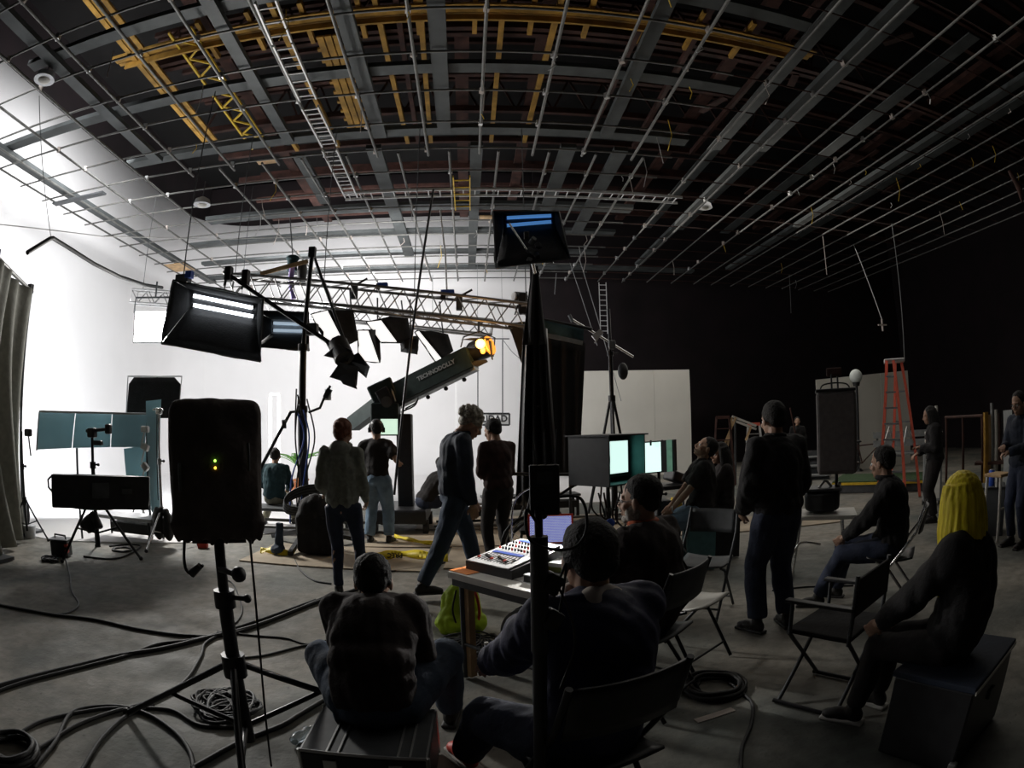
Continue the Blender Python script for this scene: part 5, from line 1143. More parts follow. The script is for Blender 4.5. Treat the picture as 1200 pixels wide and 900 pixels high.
blobsolo(MB().rod(sb + V((0, -.04, .56)), sb + V((-.2, -.05, .36)), .04, .09).rod(sb + V((-.12, -.05, .46)), sb + V((-.06, -.05, .30)), .07, .06).rod(sb + V((0, -.04, .56)), sb + V((.08, -.05, .36)), .04, .07), 'sand_bag', M['black'], 'black sandbag saddled on the banner light stand', 'sandbag', sb, .02, 3, .008, 12)
coil('cable_coil', 'loop of cable lying round the foot of the banner light stand', FZ(143, 645), .16, 3, .012)
b = FZ(73, 652); t = thing('ballast_unit', 'black ballast box with red sockets on the floor at left', 'ballast', b)
part(MB().box(b + UP * .11, (.26, .2, .2), rot2(.3), bev=.02), 'body', M['black'], t); part(MB().box(b + V((.0, 0, .22)), (.3, .24, .02), rot2(.3), bev=.006), 'top_plate', M['dgrey'], t)
for k in range(2): part(MB().box(b + rot2(.3) @ V((.12, -.08, .16 - .07 * k)), (.05, .06, .035), rot2(.3), bev=.005), 'socket', M['red'], t)
part(MB().tube([b + V((-.1, 0, .22)), b + V((-.1, 0, .27)), b + V((.1, 0, .27)), b + V((.1, 0, .22))], .012, 6), 'handle', M['black'], t)
# silver panel bank behind, and the black flag above it
sv = mat('pale_blue_reflector', (.42, .58, .62), .6, var=.12, scale=1.5)
_nt = sv.node_tree; _tr = _nt.nodes.new('ShaderNodeBsdfTranslucent'); _tr.inputs[0].default_value = (.50, .72, .78, 1); _mx = _nt.nodes.new('ShaderNodeMixShader'); _mx.inputs[0].default_value = .25
_nt.links.new(_nt.nodes['Principled BSDF'].outputs[0], _mx.inputs[1]); _nt.links.new(_tr.outputs[0], _mx.inputs[2]); _nt.links.new(_mx.outputs[0], _nt.nodes['Material Output'].inputs[0])
t = thing('reflector_board', 'wide pale blue reflector panel of three sections behind the low banner light', 'reflector', FD(108, 560, 8.6))
def PQ(pts, d, nm, m, th=.03, lab=None): 
    o = part(quad_panel(MB(), Q(pts, d), th), nm, m, t); 
    if lab: o['label'] = lab
    return o
PQ([(45, 483), (88, 484), (84, 525), (42, 527)], 8.5, 'panel', sv); PQ([(89, 484), (131, 485), (129, 524), (85, 525)], 8.5, 'panel', sv); PQ([(132, 485), (172, 485), (170, 524), (130, 524)], 8.5, 'panel', sv)
PQ([(145, 526), (182, 520), (183, 600), (148, 560)], 8.6, 'panel', sv); PQ([(171, 470), (189, 468), (189, 606), (178, 600)], 8.4, 'panel', sv)
part(MB().tube(Q([(43, 528), (46, 482), (172, 485)], 8.45), .015, 6), 'frame', M['silver'], t)
uq = FD(172, 486, 8.6); part(MB().rod(V((uq.x, uq.y, .02)), uq, .02), 'upright', M['dgrey'], t); uq = FD(90, 525, 8.7); part(MB().rod(V((uq.x, uq.y, .02)), uq, .018), 'upright', M['dgrey'], t)
t = thing('black_flag', 'square black flag with pale corner ties behind the covered loudspeaker', 'flag', FD(180, 480, 9.2))
part(MB().prism(Q([(151, 450), (157, 442), (204, 442), (211, 450), (208, 490), (148, 490)], 9.2), V((0, .02, 0))), 'cloth', M['blackcloth'], t)
part(MB().tube(Q([(148, 490), (150, 441), (213, 441), (209, 490)], 9.18), .012, 6), 'frame', M['silver'], t); part(MB().rod(V((FD(185, 470, 9.3).x, FD(185, 470, 9.3).y, .02)), FD(184, 441, 9.3), .016), 'stand_post', M['chrome'], t)
sb = FZ(193, 640) ; t = tripod('grip_stand', 'chrome grip stand with sandbag beside the covered loudspeaker', sb, FD(187, 476, 6.3).z, m='chrome', spread=.5, leg_top=.5, r=.017, stages=2, rot=2.6)
p = V((sb.x, sb.y, FD(187, 476, 6.3).z)); part(MB().rod(p + V((-.1, 0, .02)), p + V((.08, 0, .02)), .014).box(p, (.09, .07, .09), bev=.015), 'grip_head', M['chrome'], t); part(MB().rod(p + V((-.03, 0, 0)), p + V((-.05, 0, -1.2)), .008), 'safety_line', M['dgrey'], t)
blobsolo(MB().ell(sb + V((-.07, -.02, .32)), (.09, .09, .24)).ell(sb + V((.1, -.02, .28)), (.08, .08, .2)).rod(sb + V((-.08, -.02, .5)), sb + V((.1, -.02, .48)), .05), 'sand_bag', M['black'], 'black saddle sandbag on the chrome stand by the loudspeaker', 'sandbag', sb, .018, 3, .01, 12)
t = tripod('light_stand', 'bright aluminium stand with knuckles before the pale blue panel', FZ(170, 625), FD(168, 490, 8.1).z, m='alu', spread=.4, leg_top=.6, r=.02, stages=2)
for k, y in enumerate((503, 524, 547)): 
    p = FD(170, y, 8.0); part(MB().box(p, (.12, .08, .09), Euler((0, .4 * k, 0)), bev=.02).rod(p, p + V((-.07, 0, -.2)), .012), 'knuckle', M['alu'], t)
t = thing('equipment_cart', 'low dark trolley with pale shelves on the white stage edge at left', 'cart', FZ(140, 640))
b = V((FZ(140, 636).x, FZ(140, 636).y + .3, 0)); part(MB().box(b + UP * .34, (1.15, .5, .05), bev=.01), 'deck', M['silver'], t); part(MB().box(b + V((.15, 0, .2)), (.75, .4, .14), bev=.01), 'battery_box', M['black'], t)
for sx in (-.5, .5):
    for sy in (-.2, .2): part(MB().rod(b + V((sx, sy, .02)), b + V((sx, sy, .33)), .018), 'leg', M['dgrey'], t)
b = FZ(238, 642); solo(MB().box(b + UP * .06, (.14, .1, .12), rot2(.2), bev=.01), 'fuse_box', M['red'], 'small red box on the floor behind the left loudspeaker stand', 'box', b)

# ---- set on the stage: platform, plant, lit door frame
t = thing('camera_dolly', 'long low dolly platform with rails where the far man sits', 'dolly', FZ(340, 625))
b = V((-3.0, 8.75, 0)); part(MB().box(b + V((.2, 0, .37)), (1.9, .55, .05), bev=.01), 'deck', M['dgrey'], t); part(MB().rod(b + V((-.8, -.3, .22)), b + V((1.4, -.3, .22)), .025), 'rail', M['pipe'], t); part(MB().rod(b + V((-.8, -.3, .1)), b + V((1.4, -.35, .12)), .02), 'rail', M['pipe'], t)
for sx in (-.6, .3, 1.0): part(MB().box(b + V((sx, -.22, .18)), (.06, .06, .36)), 'leg', M['dgrey'], t)
for sx in (-.6, 1.0): part(MB().box(b + V((sx, .22, .18)), (.06, .06, .36)), 'leg', M['dgrey'], t)
t = thing('equipment_bag', 'bulky black equipment bag under coiled cable at the boom stand foot', 'bag', (-2.05, 7.15, 0)); 
blobpart(MB().box(V((-2.0, 7.1, .3)), (.5, .35, .55), bev=.08).ell(V((-2.0, 7.1, .6)), (.22, .2, .2)), 'body', M['blackcloth'], t, .02, 5, .015, 9); part(MB().tube(lookcurve([V((-2.2, 7.0, .5)), V((-2.05, 6.95, .62)), V((-1.85, 6.95, .5))]), .015, 6), 'handle', M['black'], t)
b = V((-2.5, 7.0, 0)); blobsolo(MB().rod(b + UP * .05, b + V((.03, 0, .42)), .07, .05).ell(b + V((0, -.03, .08)), (.1, .12, .07)), 'sand_bag', M['denim'], 'dark blue bag standing on the floor left of the boom stand', 'sandbag', b, .016, 4, .01, 14)
def low_bench(name, label, c, w, d, h, top, body, ang=0.):
    t = thing(name, label, 'bench', c); R = rot2(ang)
    part(MB().box(c + R @ V((0, 0, h - .02)), (w, d, .04), R, bev=.006), 'top', M[top], t); part(MB().box(c + R @ V((0, 0, h * .6)), (w * .94, d * .9, h * .25), R), 'apron', M[body], t)
    for sx in (-1, 1):
        for sy in (-1, 1): part(MB().box(c + R @ V((sx * (w / 2 - .05), sy * (d / 2 - .05), h * .45)), (.05, .05, h * .88), R), 'leg', M[body], t)
    return t
low_bench('low_bench', 'low dark bench with pale top edge right of the crane column', V((.05, 9.4, 0)), 1.1, .45, .42, 'silver', 'black')
low_bench('low_bench', 'long dark bench behind the maroon-shirted man', V((1.0, 9.9, 0)), 1.7, .4, .45, 'dgrey', 'black', .1)
t = thing('dolly_track', 'straight steel dolly track lying across the plywood', 'track', V((1.0, 9.0, 0)))
for dy in (0, .5): part(MB().rod(V((-.6, 8.9 + dy, .09)), V((3.9, 9.1 + dy, .09)), .022), 'rail', M['pipe'], t)
for k in range(8): part(MB().box(V((-.4 + k * .58, 9.17 + k * .026, .045)), (.08, .62, .05)), 'sleeper', M['dgrey'], t)
b = FY(349, 545, 13.5); b.z = 0; t = thing('potted_palm', 'green potted palm on the white stage behind the boom stand', 'plant', b)
part(MB().tube([b + UP * z for z in (.0, .3, .32)], [.16, .22, .23], 16), 'pot', M['terra'], t); st = part(MB().tube([b + UP * .3, b + V((.03, 0, .8))], .03, 8), 'trunk', M['wood'], t)
rg = random.Random(2)
for k in range(16):
    a = k * 2.4; e = rg.uniform(.5, .85); d = V((math.cos(a), math.sin(a), 0)); o_ = b + V((.03, 0, .7)); L_ = rg.uniform(.6, .9)
    def fr(u, v, d=d, o_=o_, L_=L_, e=e): 
        w_ = .09 * math.sin(PI * min(1, u * .95 + .05)); return o_ + d * (L_ * u) + UP * (e * u * 1.2 - .8 * u * u * e) + d.cross(UP) * (w_ * (v - .5)) + UP * (.03 * abs(v - .5))
    part(MB().grid(fr, 8, 2, .003), 'leaf', M['plant'], t)
b = FY(352, 560, 13.0); b.z = 0; t = thing('wooden_stool', 'small orange wooden stool near the potted palm', 'stool', b)
part(MB().box(b + UP * .44, (.34, .34, .05), bev=.01), 'seat', M['terra'], t)
for sx in (-.13, .13):
    for sy in (-.13, .13): part(MB().rod(b + V((sx, sy, 0)), b + V((sx * .8, sy * .8, .42)), .02), 'leg', M['terra'], t)
t = thing('light_tube_frame', 'tall narrow glowing white frame standing on the white stage', 'light', FY(322, 540, 14)); 
q = [FY(317, 462, 14), FY(327, 462, 14), FY(327, 536, 14), FY(317, 536, 14)]; q[2].z = q[3].z = .03
for i in range(4): part(MB().bar(q[i], q[(i + 1) % 4], .06, .06), 'tube', mat('frame_glow', (1, 1, 1), emit=(1, 1, 1), strength=1.6, var=0), t)
lp_ = FY(534, 440, 19.3); solo(MB().bar(lp_, V((lp_.x, lp_.y, .02)), .05, .05), 'light_pole', M['paper'], 'thin white pole in front of the back wall left of the sign', 'pole')
# ---- folding chairs
def folding_chair(label, c, ang, seatm, framem, backm=None, full=True):
    t = thing('folding_chair', label, 'chair', c); R = rot2(ang); L = lambda x, y, z: c + R @ V((x, y, z))
    def sf(u, v):
        x = (u - .5) * .42; y = (v - .5) * .40; return L(x * (1 - .12 * v * 0), y, .45 + .03 * (2 * v - 1) ** 2 - .018 * math.cos((u - .5) * PI))
    part(MB().grid(sf, 10, 8, .014), 'seat', M[seatm], t)
    def bf(u, v): 
        x = (u - .5) * .42; return L(x, -.245 - .045 * v - .03 * math.cos((u - .5) * PI), .66 + .2 * v)
    part(MB().grid(bf, 10, 5, .012), 'backrest', M[backm or seatm], t)
    for s in (-1, 1):
        part(MB().tube([L(s * .225, .24, .012), L(s * .225, -.02, .42), L(s * .225, -.22, .68), L(s * .215, -.29, .87)], .0125, 8), 'front_leg', M[framem], t)
        part(MB().tube([L(s * .205, -.30, .012), L(s * .205, .02, .40), L(s * .205, .12, .44)], .0125, 8), 'rear_leg', M[framem], t)
    part(MB().rod(L(-.225, .18, .11), L(.225, .18, .11), .009), 'stretcher', M[framem], t); part(MB().rod(L(-.205, -.24, .10), L(.205, -.24, .10), .009), 'stretcher', M[framem], t)
    return t
folding_chair('empty white plastic folding chair with dark legs', V((1.36, 3.42, 0)), -2.5, 'plastwhite', 'blackmetal', backm='dgrey')
folding_chair('black folding chair under the blue-jacket man', V((.36, 1.80, 0)), .32, 'black', 'blackmetal')
folding_chair('folding chair under the bearded man with orange collar', V((.92, 2.96, 0)), .70, 'dgrey', 'blackmetal')
folding_chair('folding chair with chrome legs under the man with hand on knee', V((3.32, 3.60, 0)), .75, 'black', 'chrome')
folding_chair('dark folding chair standing behind the white one', V((1.85, 4.35, 0)), 2.4, 'dgrey', 'dgrey')
# black director's chair at the lower right
c = V((1.93, 2.52, 0)); R = rot2(.5); L = lambda x, y, z: c + R @ V((x, y, z))
t = thing('director_chair', 'empty black cloth folding chair with crossed legs at lower right', 'chair', c)
part(MB().box(L(0, 0, .46), (.46, .40, .03), R, bev=.01), 'seat', M['drapeblack'], t); part(MB().box(L(0, -.21, .70), (.5, .02, .2), R, bev=.006), 'backrest', M['drapeblack'], t)
for sy in (-.19, .19):
    part(MB().rod(L(-.24, sy, .02), L(.22, sy, .45), .013), 'leg', M['dgrey'], t); part(MB().rod(L(.24, sy, .02), L(-.22, sy, .45), .013), 'leg', M['dgrey'], t)
for sx in (-.24, .24): part(MB().rod(L(sx, -.22, .02), L(sx, .22, .02), .014), 'foot_bar', M['blackmetal'], t); part(MB().rod(L(sx, -.2, .44), L(sx, -.21, .82), .013), 'back_post', M['dgrey'], t); part(MB().box(L(sx, 0, .64), (.05, .42, .02), R, bev=.005), 'armrest', M['black'], t); part(MB().rod(L(sx, .17, .45), L(sx, .17, .63), .012), 'arm_post', M['dgrey'], t)
# box the yellow-haired woman sits on
c = V((2.16, 1.70, 0)); R = rot2(.35); t = thing('storage_chest', 'large dark trunk with a pale edged lid under the yellow-haired woman', 'trunk', c)
part(MB().box(c + UP * .22, (.62, .44, .42), R, bev=.01), 'body', M['black'], t); part(MB().box(c + UP * .445, (.64, .46, .03), R, bev=.006), 'lid', M['navy'], t); part(MB().box(c + R @ V((0, -.232, .435)), (.64, .006, .018), R), 'edge_trim', M['plastwhite'], t)
part(MB().box(c + R @ V((-.31, -.22, .04)), (.04, .04, .07), R, bev=.006), 'corner_guard', M['alu'], t); part(MB().box(c + R @ V((0, -.225, .3)), (.07, .02, .05), R, bev=.005), 'latch', M['dgrey'], t)
# stool of the man in shorts
c = V((2.44, 5.85, 0)); t = thing('apple_box_stool', 'teal box stool under the man in blue shorts', 'stool', c); R = rot2(1.35)
part(MB().box(c + UP * .52, (.36, .36, .05), R, bev=.01), 'seat', M['dgrey'], t)
for sx in (-.14, .14): part(MB().box(c + R @ V((sx, 0, .26)), (.04, .32, .5), R, bev=.005), 'side_panel', mat('teal_board', (.12, .27, .29)), t)
part(MB().box(c + UP * .2, (.28, .3, .03), R), 'shelf', M['dgrey'], t)
c = V((2.92, 6.25, 0)); t = thing('apple_box_stool', 'dark box stool under the dark-haired woman', 'stool', c); R = rot2(1.5)
part(MB().box(c + UP * .46, (.36, .36, .05), R, bev=.01), 'seat', M['black'], t)
for sx in (-.14, .14): part(MB().box(c + R @ V((sx, 0, .23)), (.04, .32, .44), R), 'side_panel', M['black'], t)

# ---- video village
pic = mat('monitor_picture', (.8, 1, .95), emit=(.72, 1, .92), strength=1.5, col2=(.55, .85, .8), scale=2)
t = thing('monitor_hood', 'large open monitor hood with teal lining around a lit screen', 'monitor', FD(712, 540, 6.0))
f_ = Q([(676, 507), (756, 508), (752, 566), (674, 566)], [6.35, 5.75, 5.75, 6.3])
mid_x = (f_[1] - f_[0]).normalized(); dn = mid_x.cross(UP).normalized(); dn = -dn if dn.y < 0 else dn
cH = FD(712, 538, 6.15); RH_ = rot2(.66); ux, uy = RH_ @ V((1, 0, 0)), RH_ @ V((0, 1, 0))
# box axes: uy points away into the hood, the mouth faces the watcher; hood 0.62 wide, 0.5 high, 0.5 deep
hw, hh_, hd = .31, .255, .27
def hx(a, b_, c_): return cH + ux * a + uy * b_ + UP * c_
part(MB().box(hx(-hw, 0, 0), (.012, 2 * hd, 2 * hh_), RH_), 'side_panel', M['black'], t); part(MB().box(hx(hw, 0, 0), (.012, 2 * hd, 2 * hh_), RH_), 'side_panel', M['black'], t)
part(MB().box(hx(hw - .010, 0, 0), (.006, 2 * hd, 2 * hh_ - .02), RH_), 'lining', M['tealin'], t); part(MB().box(hx(-hw + .010, 0, 0), (.006, 2 * hd, 2 * hh_ - .02), RH_), 'lining', M['tealin'], t)
part(MB().box(hx(0, 0, hh_), (2 * hw + .06, 2 * hd + .06, .015), RH_), 'top_panel', M['black'], t); part(MB().box(hx(0, 0, -hh_), (2 * hw, 2 * hd, .012), RH_), 'bottom_panel', M['black'], t); part(MB().box(hx(0, 0, -hh_ + .01), (2 * hw - .03, 2 * hd, .006), RH_), 'lining', M['tealin'], t)
part(MB().box(hx(0, hd, 0), (2 * hw, .02, 2 * hh_), RH_), 'back_panel', M['black'], t)
part(MB().box(hx(-.02, hd - .34, .01), (.54, .05, .40), RH_, bev=.006), 'monitor_case', M['black'], t); sc_ = part(MB().box(hx(-.02, hd - .368, .02), (.50, .004, .34), RH_), 'screen', pic, t)
for sx in (-.06, .02): part(MB().ell(hx(sx - .12, hd - .372, .0), (.018, .003, .08), RH_), 'figure_on_screen', M['dgrey'], t).__setitem__('label', 'dark figure shown on the screen')
t = tripod('monitor_stand', 'metal stand with wheels under the teal-lined monitor hood', V((cH.x, cH.y, 0)), cH.z - hh_ - .01, m='grey', spread=.42, leg_top=.42, r=.022, stages=2)
for k in range(5): part(MB().tube(lookcurve([cH + V((-.15 + .07 * k, -.05, -.26)), cH + V((-.2 + .09 * k, -.12, -.5 - .05 * k)), cH + V((-.05 + .03 * k, -.05, -.62)), cH + V((.06 * k - .1, .02, -.36))]), .010, 6), 'hanging_cable', M['rust'] if k % 2 else M['cable'], t)
part(MB().ell(cH + V((-.02, -.18, -.66)), (.05, .03, .05)), 'power_light', M['blue'], t)
t = thing('video_monitor', 'smaller flat monitor with lit picture right of the monitor hood', 'monitor', FD(772, 536, 6.9))
q = Q([(750, 518), (790, 515), (791, 552), (751, 556)], [6.7, 6.5, 6.5, 6.7]); part(quad_panel(MB(), q, .06), 'case', M['black'], t)
cq = sum(q, V()) / 4; nq = (q[1] - q[0]).cross(q[3] - q[0]).normalized(); nq = nq if nq.y < 0 else -nq
part(quad_panel(MB(), [lerp(p, cq, .08) + nq * .008 for p in (q[0], lerp(q[0], q[1], .62), lerp(q[3], q[2], .62), q[3])], .006), 'screen', pic, t)
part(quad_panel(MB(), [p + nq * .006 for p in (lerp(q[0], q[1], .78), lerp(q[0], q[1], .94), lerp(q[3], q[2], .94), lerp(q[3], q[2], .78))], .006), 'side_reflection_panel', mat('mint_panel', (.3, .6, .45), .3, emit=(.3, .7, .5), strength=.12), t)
for sx in (-.07, .07): part(MB().rod(cq + V((sx, .02, .13)), cq + V((sx, .02, .19)), .012), 'top_knob', M['black'], t)
t = tripod('monitor_stand', 'thin stand of the smaller monitor', V((cq.x + .05, cq.y + .1, 0)), cq.z - .15, m='blackmetal', spread=.4, leg_top=.5, r=.02, stages=2)
t = thing('equipment_cart', 'black cart with amber light and yellow box below the smaller monitor', 'cart', FD(795, 575, 6.9))
c = FD(787, 600, 7.0); c.z = 0
part(MB().box(c + UP * .86, (.5, .4, .05), rot2(.3), bev=.01), 'top_shelf', M['black'], t); part(MB().box(c + V((.08, 0, .95)), (.3, .22, .12), Euler((0, .35, .3)), bev=.02), 'recorder', M['black'], t)
part(MB().ell(c + V((.2, -.14, .93)), .02), 'amber_light', mat('amber_led', (1, .5, .1), emit=(1, .45, .1), strength=2, var=0), t); part(MB().box(c + V((.02, -.12, .62)), (.12, .1, .22), bev=.01), 'battery_box', M['yellow'], t); part(MB().box(c + V((-.12, 0, .55)), (.16, .3, .3), bev=.01), 'power_unit', M['dgrey'], t)
for sx in (-.22, .22):
    for sy in (-.17, .17): part(MB().rod(c + V((sx, sy, .02)), c + V((sx, sy, .85)), .014), 'post', M['dgrey'], t)
t = thing('handrail', 'long thin black rail between the maroon-shirted man and monitor hood', 'rail', FD(600, 555, 6.9))
part(MB().rod(FD(585, 555, 7.35), FD(672, 556, 7.35), .022), 'rail', M['black'], t)
for x in (590, 668): p = FD(x, 556, 7.35); part(MB().rod(V((p.x, p.y, .01)), p, .018), 'post', M['black'], t)
t = thing('wheelchair_dolly', 'dark curved tubing of a dolly beside the black drape', 'dolly', V((.25, 6.0, 0)))
c = V((.62, 5.9, 0)); part(MB().tube([c + V((.33 * math.cos(k * PI / 12), .02, .36 + .33 * math.sin(k * PI / 12))) for k in range(25)], .018, 8), 'tyre', M['rubber'], t); part(MB().tube([c + V((.29 * math.cos(k * PI / 12), .02, .36 + .29 * math.sin(k * PI / 12))) for k in range(25)], .008, 6), 'rim', M['silver'], t)
for k in range(10): part(MB().rod(c + V((0, .02, .36)), c + V((.29 * math.cos(k * PI / 5), .02, .36 + .29 * math.sin(k * PI / 5))), .004, seg=5), 'spoke', M['alu'], t)
part(MB().tube(lookcurve([c + V((-.2, .1, .5)), c + V((.1, .12, .75)), c + V((.4, .12, .95)), c + V((.5, .12, 1.0))]), .016, 8), 'push_handle', M['black'], t); part(MB().rod(c + V((-.3, .1, .04)), c + V((.5, .14, .5)), .016), 'frame_tube', M['black'], t); part(MB().box(c + V((.1, .3, .5)), (.45, .45, .05), bev=.01), 'seat', M['black'], t); part(MB().rod(c + V((.28, .5, .02)), c + V((.28, .4, .5)), .02), 'rear_leg', M['black'], t)

# ---- right loudspeaker on its case and table
DR = 5.8
t = thing('folding_table', 'low folding table with chrome legs under the right loudspeaker', 'table', FD(962, 640, DR)); 
c = FD(960, 660, DR); c.z = 0; tz = FD(960, 600, DR).z
R = rot2(-.6); part(MB().box(c + UP * (tz - .02), (.72, .5, .04), R, bev=.006), 'tabletop', M['plastwhite'], t)
for sx in (-.28, .28):
    for sy in (-.2, .2): part(MB().rod(c + R @ V((sx, sy, .02)), c + R @ V((sx * .75, sy, tz - .04)), .014), 'leg', M['chrome'], t)
    part(MB().rod(c + R @ V((sx, -.24, .02)), c + R @ V((sx, .24, .02)), .016), 'foot_bar', M['dgrey'], t)
part(MB().tube(lookcurve([c + R @ V((-.3, -.2, .28)), c + R @ V((-.2, -.22, .42)), c + R @ V((.0, -.2, .40))]), .012, 6), 'hinge_arm', M['chrome'], t)
zc0 = tz; cs = c + UP * tz; R2 = rot2(-.6)
t = thing('wheeled_case', 'rounded dark case on the folding table below the right loudspeaker', 'case', cs)
blobpart(MB().box(cs + UP * .13, (.36, .3, .2), R2, bev=.04).rod(cs + UP * .02, cs + UP * .2, .17, .2), 'body', M['black'], t, .014, 3); part(MB().box(cs + UP * .235, (.4, .34, .025), R2, bev=.01), 'lid', M['dgrey'], t)
part(MB().tube(lookcurve([cs + V((-.08, -.05, .25)), cs + V((0, -.05, .31)), cs + V((.08, -.05, .25))]), .014, 8), 'handle', M['alu'], t); part(MB().ell(cs + V((.14, -.1, .27)), .025), 'knob', M['alu'], t)
spm = mat('worn_grey_speaker', (.17, .15, .145), .8, var=.15, scale=20)
zt, zb = FD(978, 459, DR).z, FD(980, 554, DR).z
pc = FD(980, 500, DR); pc.z = 0
t = thing('loudspeaker', 'grey rectangular loudspeaker standing over a dark case, right of centre', 'speaker', V((pc.x, pc.y, zb)))
R3 = rot2(-.58); part(MB().box(V((pc.x, pc.y, (zt + zb) / 2)), (.40, .34, zt - zb), R3, bev=.03), 'cabinet', spm, t); part(MB().box(V((pc.x, pc.y, (zt + zb) / 2)) + R3 @ V((0, -.172, 0)), (.36, .012, zt - zb - .06), R3, bev=.005), 'grille', spm, t)
part(MB().box(V((pc.x, pc.y, zt + .01)), (.41, .35, .03), R3, bev=.01), 'top_cap', M['black'], t); part(MB().tube(lookcurve([V((pc.x, pc.y, zt)) + R3 @ V(q_) for q_ in ((-.16, 0, .02), (-.12, 0, .07), (0, 0, .085), (.12, 0, .07), (.16, 0, .02))]), .008, 6), 'carry_handle', M['black'], t)
part(MB().rod(V((pc.x, pc.y, zc0 + .24)), V((pc.x, pc.y, zb)), .018), 'pole', M['blackmetal'], t)
for sx in (-.04, .04): part(MB().rod(V((pc.x + sx, pc.y, zt + .02)), V((pc.x + sx, pc.y, zt + .17)), .01), 'rod', M['dgrey'], t)
part(MB().box(V((pc.x, pc.y, zt + .19)), (.16, .06, .08), R3, bev=.01), 'receiver', M['rust'], t)

# ---- orange stepladder
t = thing('step_ladder', 'tall orange fibreglass stepladder standing behind the seated men', 'ladder', FD(1050, 575, 11.2))
Tl, Tr = FD(1039, 423, 11.0), FD(1047, 423, 10.9); Ul, Ur = FD(1049, 423, 11.5), FD(1056, 423, 11.4)
def foot(x, y, d): p = FD(x, y, d); p.z = .02; return p
Bl, Br = foot(1028, 560, 10.9), foot(1061, 583, 10.6); Cl, Cr = foot(1043, 560, 12.1), foot(1078, 577, 11.6)
for a, b_ in ((Tl, Bl), (Tr, Br), (Ul, Cl), (Ur, Cr)): part(MB().bar(a, b_, .055, .12, (1, 1, 0)), 'rail', M['orange'], t)
for k in range(8):
    u = (k + 1) / 9; part(MB().bar(lerp(Tl, Bl, u), lerp(Tr, Br, u), .10, .03), 'step', M['dgrey'], t)
    if k % 2: part(MB().bar(lerp(Ul, Cl, u), lerp(Ur, Cr, u), .04, .03), 'rear_bar', M['dgrey'], t)
part(MB().box((Tl + Tr + Ul + Ur) / 4, (.42, .36, .06), rot2(-.7), bev=.01), 'top_cap', M['alu'], t)
for a, b_, c_, e_ in ((Tl, Bl, Ul, Cl), (Tr, Br, Ur, Cr)): part(MB().rod(lerp(a, b_, .62), lerp(lerp(a, b_, .45), lerp(c_, e_, .5), .5), .012).rod(lerp(lerp(a, b_, .45), lerp(c_, e_, .5), .5), lerp(c_, e_, .62), .012), 'spreader', M['alu'], t)
# rack / rolling cart beside it
t = thing('rolling_rack', 'tall pale rack with panels and a black handle right of the orange ladder', 'rack', foot(1092, 578, 10.6))
c = foot(1092, 578, 10.6); c.z = 0; R = rot2(-.75); zt_ = FD(1092, 527, 10.6).z
part(MB().box(c + UP * (zt_ / 2 + .04), (.36, .34, zt_ - .08), R, bev=.01), 'cabinet', M['grey'], t); part(MB().box(c + R @ V((0, -.175, zt_ / 2 + .03)), (.28, .02, zt_ - .2), R), 'front_panel', M['plastwhite'], t); part(MB().box(c + R @ V((0, -.19, zt_ - .09)), (.06, .02, .05), R), 'latch', M['black'], t)
for sx in (-.16, .16): part(MB().rod(c + R @ V((sx, .0, 0)), c + R @ V((sx, .0, .09)), .03), 'wheel', M['rubber'], t)
for k in range(4): part(MB().box(c + R @ V((.02, 0, zt_ + .08 + k * .07)), (.34, .26, .05), R, bev=.008), 'stacked_tray', M['plastwhite'] if k % 2 else M['dgrey'], t)
part(MB().rod(c + R @ V((.08, -.1, zt_)), c + R @ V((.08, -.1, zt_ + .75)), .03), 'upright', M['plastwhite'], t)
# globe lamp
t = thing('globe_lamp', 'white globe street lamp on a thin dark post at the far right', 'lamp', foot(1007, 536, 17.5))
p = FD(1003, 441, 17.5); b = V((p.x, p.y, 0)); part(MB().ell(p, .205, None, 20, 14), 'globe', mat('opal_glass', (.62, .66, .64), .35, var=.03), t); part(MB().rod(b, p - UP * .2, .045), 'post', M['blackmetal'], t); part(MB().rod(p - UP * .28, p - UP * .17, .10, .13), 'collar', M['black'], t); part(MB().rod(b, b + UP * .08, .18, .1), 'base', M['blackmetal'], t)
# white flats
flatm = mat('flat_white', (.76, .74, .68), .85, var=.06, scale=.7)
def flat(label, x0, x1, Y, z0, z1l, z1r, ns):
    t = thing('scenery_flat', label, 'flat', V(((x0 + x1) / 2, Y, 0)))
    for k in range(ns):
        a, b_ = x0 + (x1 - x0) * k / ns, x0 + (x1 - x0) * (k + 1) / ns; ha, hb_ = lerp(z1l, z1r, k / ns), lerp(z1l, z1r, (k + 1) / ns)
        part(MB().prism([V((a, Y, z0)), V((b_ - .008, Y, z0)), V((b_ - .008, Y, hb_)), V((a, Y, ha))], V((0, .04, 0))), 'panel', flatm, t)
    for k in (0, .5, 1): x = lerp(x0 + .1, x1 - .1, k); part(MB().bar(V((x, Y + .06, z0)), V((x, Y + .06, min(z1l, z1r) - .1)), .05, .05), 'stile', M['wood'], t); part(MB().bar(V((x, Y + .08, 1.6)), V((x, Y + 1.0, .02)), .04, .04), 'brace', M['wood'], t)
flat('large white scenery flat standing centre right behind the monitors', FY(677, 490, 17.6).x, FY(810, 490, 17.6).x, 17.6, .0, FY(677, 435, 17.6).z, FY(808, 433, 17.6).z, 3)
